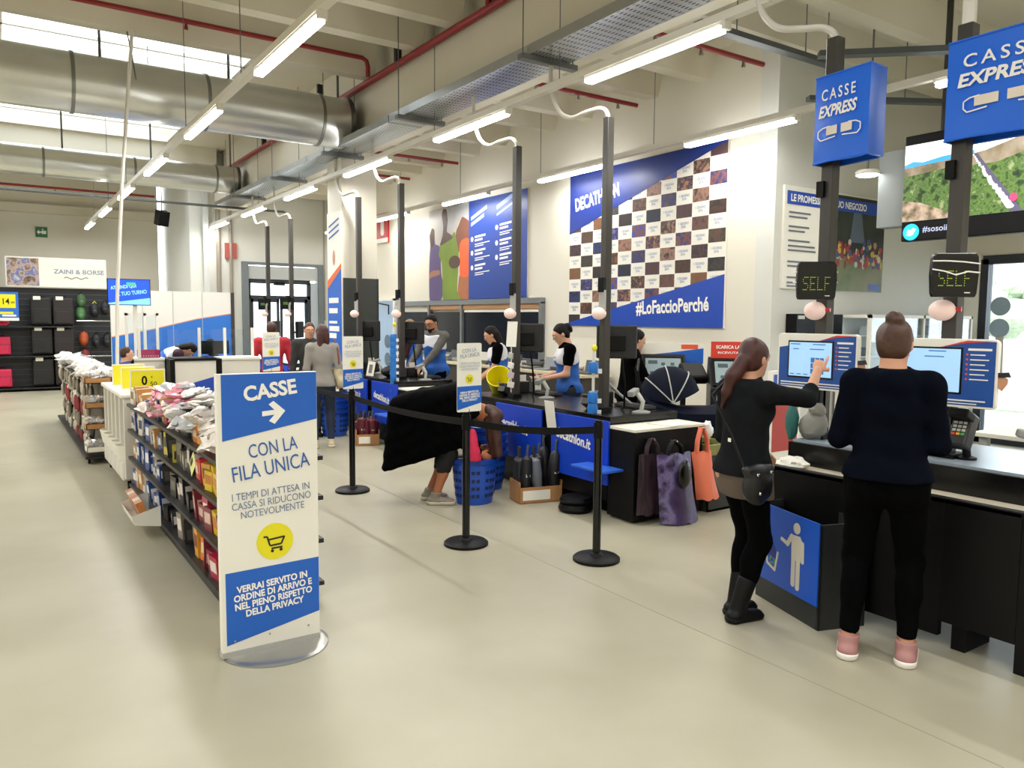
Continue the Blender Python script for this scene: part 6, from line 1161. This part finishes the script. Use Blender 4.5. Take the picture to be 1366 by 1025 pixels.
    # clothes
    if trousers_m:
        z0 = pants_to; cl = [(A3(0, 0, 1), (pc[2] + .1 if not skirt else skirt[0] + .05) * S), (A3(0, 0, -1), -z0 * S)]; g = [('e', torso[0][1], torso[0][2] + .014, I3), ('e', waist, A3(.13 * tr * W, .105, .14), Rl)] + [('e', p[1], p[2] + .012, p[3]) for p in torso[-2:]]
        V, F = field_mesh([(sc(g + leg(-1, .009) + leg(1, .009)), .035 * S, cl if lean < 30 else [cl[1]], 0)], h, wrk * S, seed=1)
        np_obj('trousers', V, F, [trousers_m], root)
    if skirt:
        V, F = field_mesh([(sc([('e', pc + A3(0, 0, -.04), A3(.184 * hips, .15 * hips, .2), I3), ('c', hipj[-1], knee[-1] * .5 + hipj[-1] * .5, .11, .11, None), ('c', hipj[1], knee[1] * .5 + hipj[1] * .5, .11, .11, None)]), .05, [(A3(0, 0, 1), (hem + .012) * S), (A3(0, 0, -1), -skirt[0] * S)], 0)], h, .003 * S); np_obj('skirt', V, F, [skirt[1]], root)
    if top_m:
        nk = float((Rl @ A3(0, -.25, 1)) @ (up_((0, 0, 1.47)) * S)); cl = [(Rl @ A3(0, -.25, 1), nk)]
        dn = -(Rl @ A3(0, 0, 1)) if lean > 30 else A3(0, 0, -1); cl.append((dn, float(dn @ (up_((0, 0, hem)) * S)) if lean > 30 else -hem * S))
        g = [('c', p[1], p[2], p[3] + .017, p[4] + .017, p[5]) if p[0] == 'c' else ('e', p[1], p[2] + .018, p[3]) for p in torso] + [('e', pc + A3(0, 0, -.02), A3((.196 if hood and fem else .165) * hips, (.16 if hood and fem else .13) * hips, .19), I3)] + ([('e', waist, A3(.15 * hips, .125, .2), Rl)] if hood and fem else [])
        ga = arm(-1, .014, sleeve) + arm(1, .014, sleeve); gs = [(sc(g), .035 * S, cl, 0), (sc(ga), .02 * S, None, .035 * S)]
        if hood: gs.append((sc([('c', neck + Rl @ A3(-.07, -.05, -.02), neck + Rl @ A3(.07, -.05, -.02), .04, .04, None), ('e', neck + Rl @ A3(0, -.085, -.05), A3(.09, .04, .07), Rl), ('c', neck + Rl @ A3(-.075, -.04, -.01), neck + Rl @ A3(-.04, .055, -.05), .024, .018, None), ('c', neck + Rl @ A3(.075, -.04, -.01), neck + Rl @ A3(.04, .055, -.05), .024, .018, None)]), .02, None, .02 * S))
        V, F = field_mesh(gs, h, wrk * S, seed=2); mi = None; mats = [top_m] if not isinstance(top_m, (list, tuple)) else list(top_m)
        np_obj('jacket' if sleeve > .3 else 'shirt', V, F, mats, root)
    if vest:
        cl = [(Rl @ A3(0, .3, 1), float((Rl @ A3(0, .3, 1)) @ (up_((0, 0, 1.43)) * S))), (A3(0, 0, -1), -(hem - .02) * S)]
        for s in (-1, 1): v_ = Rl @ A3(s, 0, .05); cl.append((v_, float(v_ @ (up_((s * (sw - .012), 0, 1.3)) * S))))
        g = [('c', p[1], p[2], p[3] + .03, p[4] + .03, p[5]) if p[0] == 'c' else ('e', p[1], p[2] + .032, p[3]) for p in torso]
        g.append(('e', waist, A3(.145, .118, .22), Rl)); V, F = field_mesh([(sc(g), .035 * S, cl, 0)], h, .002 * S); ctr = V[F].mean(1); L = (ctr / S - pc) @ Rl; mi = ((L[:, 2] + .93 - 1.27 + .35 * np.abs(L[:, 0])) < 0).astype(int)
        vo = np_obj('vest', V, F, [vest[0], vest[1]], root, mi)
    if shoes_m:
        for s in (-1, 1):
            oz = 0.; top_z = .115 if boots is None else boots; g = foot(s, .014) + [('c', ank[s], ank[s] + (knee[s] - ank[s]) * .4, .05, .056, None)]
            V, F = field_mesh([(sc(g), .02 * S, [(A3(0, 0, 1), top_z * S), (A3(0, 0, -1), -.022 * S)], 0)], h * .8); so = np_obj('shoe' if boots is None else 'boot', V, F, [shoes_m], root)
            g = [('c', ank[s] + A3(0, -.035, -.06), ank[s] + A3(s * .015, .135, -.06), .052, .044, None)]; V, F = field_mesh([(sc(g), .01, [(A3(0, 0, 1), .034 * S), (A3(0, 0, -1), -.001)], 0)], h * .8); so2 = np_obj('sole', V, F, [sole_m or BLACK], so)
    if extra: extra(root, dict(S=S, pc=pc * S, waist=waist * S, chest=chest * S, neck=neck * S, hc=hc * S, sho=sho, elb=elb, wri=wri, q=q, Rl=Rl, Rh=Rh, up=up_, sc=sc, h=h, knee=knee, hipj=hipj))
    return root
AUB = M('3E1812', .5, var=.4, scale=40, bump=.3); BRN = M('40220F', .5, var=.4, scale=40, bump=.3); DKH = M('140D0B', .6, var=.4, scale=40, bump=.2, spec=.2); BLD = M('8A6844', .5, var=.3, scale=40, bump=.2)
CHAR = M('16181A', .9, var=.12, scale=14, bump=.15, spec=.1); NAVY = M('060914', .9, var=.12, scale=14, bump=.15, spec=.05); BLK = M('040405', .9, var=.15, scale=14, bump=.1, spec=.05)
VW, VB = M('DCDCE2', .6, var=.05, bump=.1), M('1C5CB4', .6, var=.08, bump=.1); GRS = M('5C5A56', .85, var=.1, bump=.15); TAN = M('5A4E44', .85, var=.1, bump=.2)
# woman pointing at the touch screen
def bagx(root, d):
    S = d['S'];
    V, F = field_mesh([([('e', A3(.185, -.06, .86) * S, A3(.045, .1, .11), I3), ('c', A3(.18, -.14, .95) * S, A3(.18, .03, .95) * S, .028, .028, None)], .02, None, 0)], .009, .002); o = np_obj('hip_bag', V, F, [M('101012', .4, bump=.3, scale=30)], root)
    for y, z in ((-.1, .93), (.0, .94), (-.08, .82)): MB().blob((.23 * S, y * S, z * S), (.006, .01, .01), 8).build('stud', CHROME, o, True)
    MB().tube([A3(.17, -.15, .95) * S, A3(.1, -.19, 1.15) * S, A3(-.1, -.17, 1.36) * S, A3(-.16, .0, 1.45) * S], .008).build('strap', BLACK, o, True); MB().obox(A3(.05, -.16, 1.11) * S, (.02, .004, .02)).build('small_mark', TWHITE, o)
person('woman with an auburn ponytail in a charcoal hoodie pointing at the lit screen', (3.455, 2.81, 0), 98, 1.58, .008, lean=3, wr=(.1, .47, 1.5), wl=(-.12, .22, 1.0), hints=(A3(-.2, -.5, -.8), A3(.5, .2, -.8)), feet=((-.05, .02), (.05, -.05)), head=(-8, 2), hair='pony', hair_m=AUB, top_m=CHAR, sleeve=.3, trousers_m=BLK, pants_to=.08, skirt=(.76, TAN), shoes_m=BLACK, boots=.28, hem=.9, point=1, extra=bagx, wide=1.04, hips=.93, hand_n=((0, 0, -1), (-.4, 0, -1)))
# woman with the bun
person('woman with a brown bun in a navy hoodie, black trousers and pink trainers', (3.6, 2.06, 0), 62, 1.69, .008, lean=2, wl=(-.22, .24, 1.09), wr=(.2, .26, 1.08), feet=((-.14, -.02), (.12, .02)), head=(12, 6), hair='bun', hair_m=BRN, top_m=NAVY, sleeve=.2, trousers_m=BLK, pants_to=.13, shoes_m=M('A87874', .6, bump=.1), sole_m=M('E8E4DC', .5), hem=.93, wide=1.02, hips=1.08)
# cashier with dark tied hair
PALE = M('D8A488', .5, var=.05, scale=20)
def scan_goods(root, d):
    S = d['S']; MB().obox(A3(0, .37, 1.03) * S, (.16, .1, .07), .2).build('held_goods', M('8A8C90', .5, bump=.3, scale=20), root, bevel=.015); MB().obox(A3(.02, .36, .93) * S, (.14, .02, .16), .2).build('hanging_receipt', WHITE, root)
    MB().tube([d['neck'] + A3(-.06, .05, -.03), d['chest'] + A3(-.03, .15, .02), d['chest'] + A3(.03, .15, .02), d['neck'] + A3(.06, .05, -.03)], .004, 6).build('lanyard', MGREY, root, True)
person('cashier with dark tied-up hair in a white and blue vest holding goods', (5.42, 6.9, 0), 296, 1.64, .011, lean=4, wl=(-.1, .3, 1.05), wr=(.12, .3, 1.05), feet=((-.1, 0), (.1, 0)), head=(0, 22), hair='backbun', hair_m=DKH, skin=PALE, top_m=BLK, sleeve=-.5, trousers_m=M('141C2C', .8), vest=(VW, VB), shoes_m=BLACK, hood=False, hem=.9, extra=scan_goods, hand_n=((.8, 0, .6), (-.8, 0, .6)))
person('bearded cashier with glasses, white and blue vest over grey sleeves', (5.3, 9.85, 0), 250, 1.74, .012, lean=5, wl=(-.1, .38, .98), wr=(.2, .34, .95), head=(-10, 14), fem=False, hair='short', hair_m=DKH, skin=M('B47E5E', .55), top_m=GRS, sleeve=1., trousers_m=BLK, vest=(VW, VB), shoes_m=BLACK, hood=False, hem=.86, beard=True, glasses=True, hand_n=((0, 0, -1), (0, 0, -1)))
person('curly dark-haired cashier in a vest half hidden by the middle queue sign', (5.45, 8.35, 0), 300, 1.6, .013, lean=8, wl=(-.1, .3, .95), wr=(.12, .3, .95), head=(0, 18), hair='long', hair_m=DKH, top_m=BLK, sleeve=-.6, trousers_m=BLK, vest=(VW, VB), shoes_m=BLACK, hood=False)
person('blonde clerk in a maroon top and blue vest behind the bearded cashier', (5.75, 11.4, 0), 320, 1.66, .014, lean=6, wl=(-.1, .32, 1.0), wr=(.12, .32, .98), head=(10, 8), hair='long', hair_m=BLD, top_m=M('3A1420', .8), sleeve=.3, trousers_m=BLK, vest=(VB, VB), shoes_m=BLACK, hood=False)
person('customer in black with long dark hair behind the nearest till monitor', (5.75, 6.25, 0), 120, 1.58, .012, lean=4, wl=(-.1, .36, 1.02), wr=(.1, .38, 1.03), head=(-10, 10), hair='long', hair_m=DKH, skin=PALE, top_m=BLK, sleeve=.9, trousers_m=BLK, shoes_m=BLACK, hand_n=((.6, 0, .8), (-.6, 0, .8)))
# bent shopper under a black coat
def coat(root, d):
    S = d['S']; ridge = lambda u: A3(0, -.3 + .6 * u, .88 + .12 * u); hemc = lambda u: A3(0, -.4 + .62 * u, .36 + .22 * u)
    V, F = field_mesh([([('c', ridge(u) + A3(x_, 0, 0), hemc(u) + A3(x_ * 1.3, 0, 0), .1, .05, None) for u in np.linspace(0, 1, 11) for x_ in (-.13, 0, .13)] + [('c', A3(-.1, -.16, .88), A3(-.1, .28, .98), .13, .12, None), ('c', A3(.1, -.16, .88), A3(.1, .28, .98), .13, .12, None)], .05, [(A3(0, .27, -1), -.43)], 0)], .012, .006, seed=5)
    np_obj('black_coat', V, F, [BLK], root)
    V, F = field_mesh([([('c', A3(.16, .34, .66), A3(.18, .36, .5), .045, .055, None), ('c', A3(.18, .36, .5), A3(.18, .37, .42), .055, .06, None)], .02, [(A3(0, 0, -1), -.42)], 0)], .01, .002); np_obj('pink_sleeve', V, F, [M('C8204A', .7, bump=.1)], root)
person('shopper in a black coat bending over with brown hair hanging, by the baskets', (3.3, 6.16, 0), 122, 1.68, .012, lean=86, seat=.07, wl=(-.1, .42, .5), wr=(.12, .42, .48), feet=((-.1, -.05), (.09, .02)), head=(0, 35), hair='hang', hair_m=M('3E2418', .5, var=.4, scale=40), top_m=BLK, sleeve=.9, trousers_m=M('121214', .8), pants_to=.3, shoes_m=M('8A8072', .6, var=.3, scale=30), sole_m=M('C8C0B0', .5), hem=.9, hood=False, extra=coat, face=False, skin=M('B4704C', .55))
def tote2(root, d):
    V, F = field_mesh([([('e', A3(.2, .02, .98), A3(.07, .13, .16), I3), ('e', A3(.22, .02, .86), A3(.07, .15, .1), I3)], .03, None, 0)], .012, .003); o = np_obj('cream_bag', V, F, [M('C8BC9C', .7, var=.25, scale=8, bump=.1)], root); MB().tube([(.2, -.1, 1.08), (.19, -.08, 1.25), (.15, -.02, 1.39), (.19, .06, 1.25), (.2, .1, 1.08)], .012).build('brown_strap', M('7A4034', .5), o, True)
stripe = ramp_mat('striped_knit', [(.42, '8E8A84'), (.5, 'A8A49C'), (.58, '8E8A84')], 26, kind='wave', rough=.85, stretch=(0, 0, 1))
stripe.node_tree.nodes['Wave Texture'].bands_direction = 'Z' if 'Wave Texture' in stripe.node_tree.nodes else 'Z'
person('woman in a grey striped top with a cream shoulder bag, back turned', (3.5, 9.55, 0), 15, 1.58, .012, lean=0, wl=(-.24, .12, .9), wr=(.24, .1, .92), head=(-12, 0), hair='long', hair_m=AUB, top_m=stripe, sleeve=.9, trousers_m=M('1E2A3E', .85, bump=.1), shoes_m=M('C8BC9C', .6), sole_m=M('D8D0C0', .5), hem=.86, hood=False, extra=tote2, face=False)
person('man in a dark jacket facing the striped woman before the column', (3.68, 10.55, 0), 190, 1.6, .014, wl=(-.2, .2, 1.05), head=(0, 5), fem=False, hair='short', hair_m=BRN, top_m=M('2A2A28', .8, var=.1), trousers_m=M('3A3A34', .8), shoes_m=BLACK)
person('person in a red and blue jacket behind the far queue sign', (3.5, 11.7, 0), 12, 1.6, .014, wl=(-.32, .1, .9), wr=(.32, .1, .9), fem=False, hair='short', hair_m=BRN, top_m=M('B42030', .7, var=.1), trousers_m=M('1E2A3E', .85), shoes_m=BLACK, wide=1.15, face=False)
person('boy with short brown hair looking right behind the yellow price cards', (1.34, 10.45, 0), 85, 1.3, .011, hair='short', fem=False, hair_m=BRN, skin=PALE, top_m=M('2A3A7A', .8), trousers_m=M('1E2A3E', .85), shoes_m=BLACK, hood=False, wide=.9)
person('clerk in a blue and white vest bending over the middle service desk', (2.0, 12.45, 0), 88, 1.66, .014, lean=58, wl=(-.1, .65, .98), wr=(.12, .62, .98), head=(0, 20), hair='long', hair_m=DKH, top_m=M('3A1828', .8), sleeve=.5, trousers_m=M('1C5CB4', .7), vest=(VW, VB), shoes_m=BLACK, hood=False, hem=.8)
person('seated clerk peeking over the black desk monitor', (2.75, 12.3, 0), 195, 1.6, .014, seat=.28, wl=(-.12, .3, .95), wr=(.12, .3, .95), feet=((-.12, .25), (.12, .25)), head=(0, 5), hair='long', hair_m=DKH, top_m=M('1C5CB4', .7), trousers_m=BLK, shoes_m=BLACK, hood=False, hem=.62)
t = T('office_chair', 'dark office chair under the seated clerk', 'chair', (2.75, 12.3, 0)); MB().box(2.53, 2.97, 12.1, 12.5, .5, .56).build('seat', BLACK, t, bevel=.02); MB().box(2.55, 2.95, 12.5, 12.54, .62, 1.0).build('backrest', BLACK, t, bevel=.02); MB().cyl((2.75, 12.3, .06), (2.75, 12.3, .5), .03).box(2.5, 3.0, 12.28, 12.32, .03, .06).box(2.73, 2.77, 12.05, 12.55, .03, .06).build('base', DGREY, t)
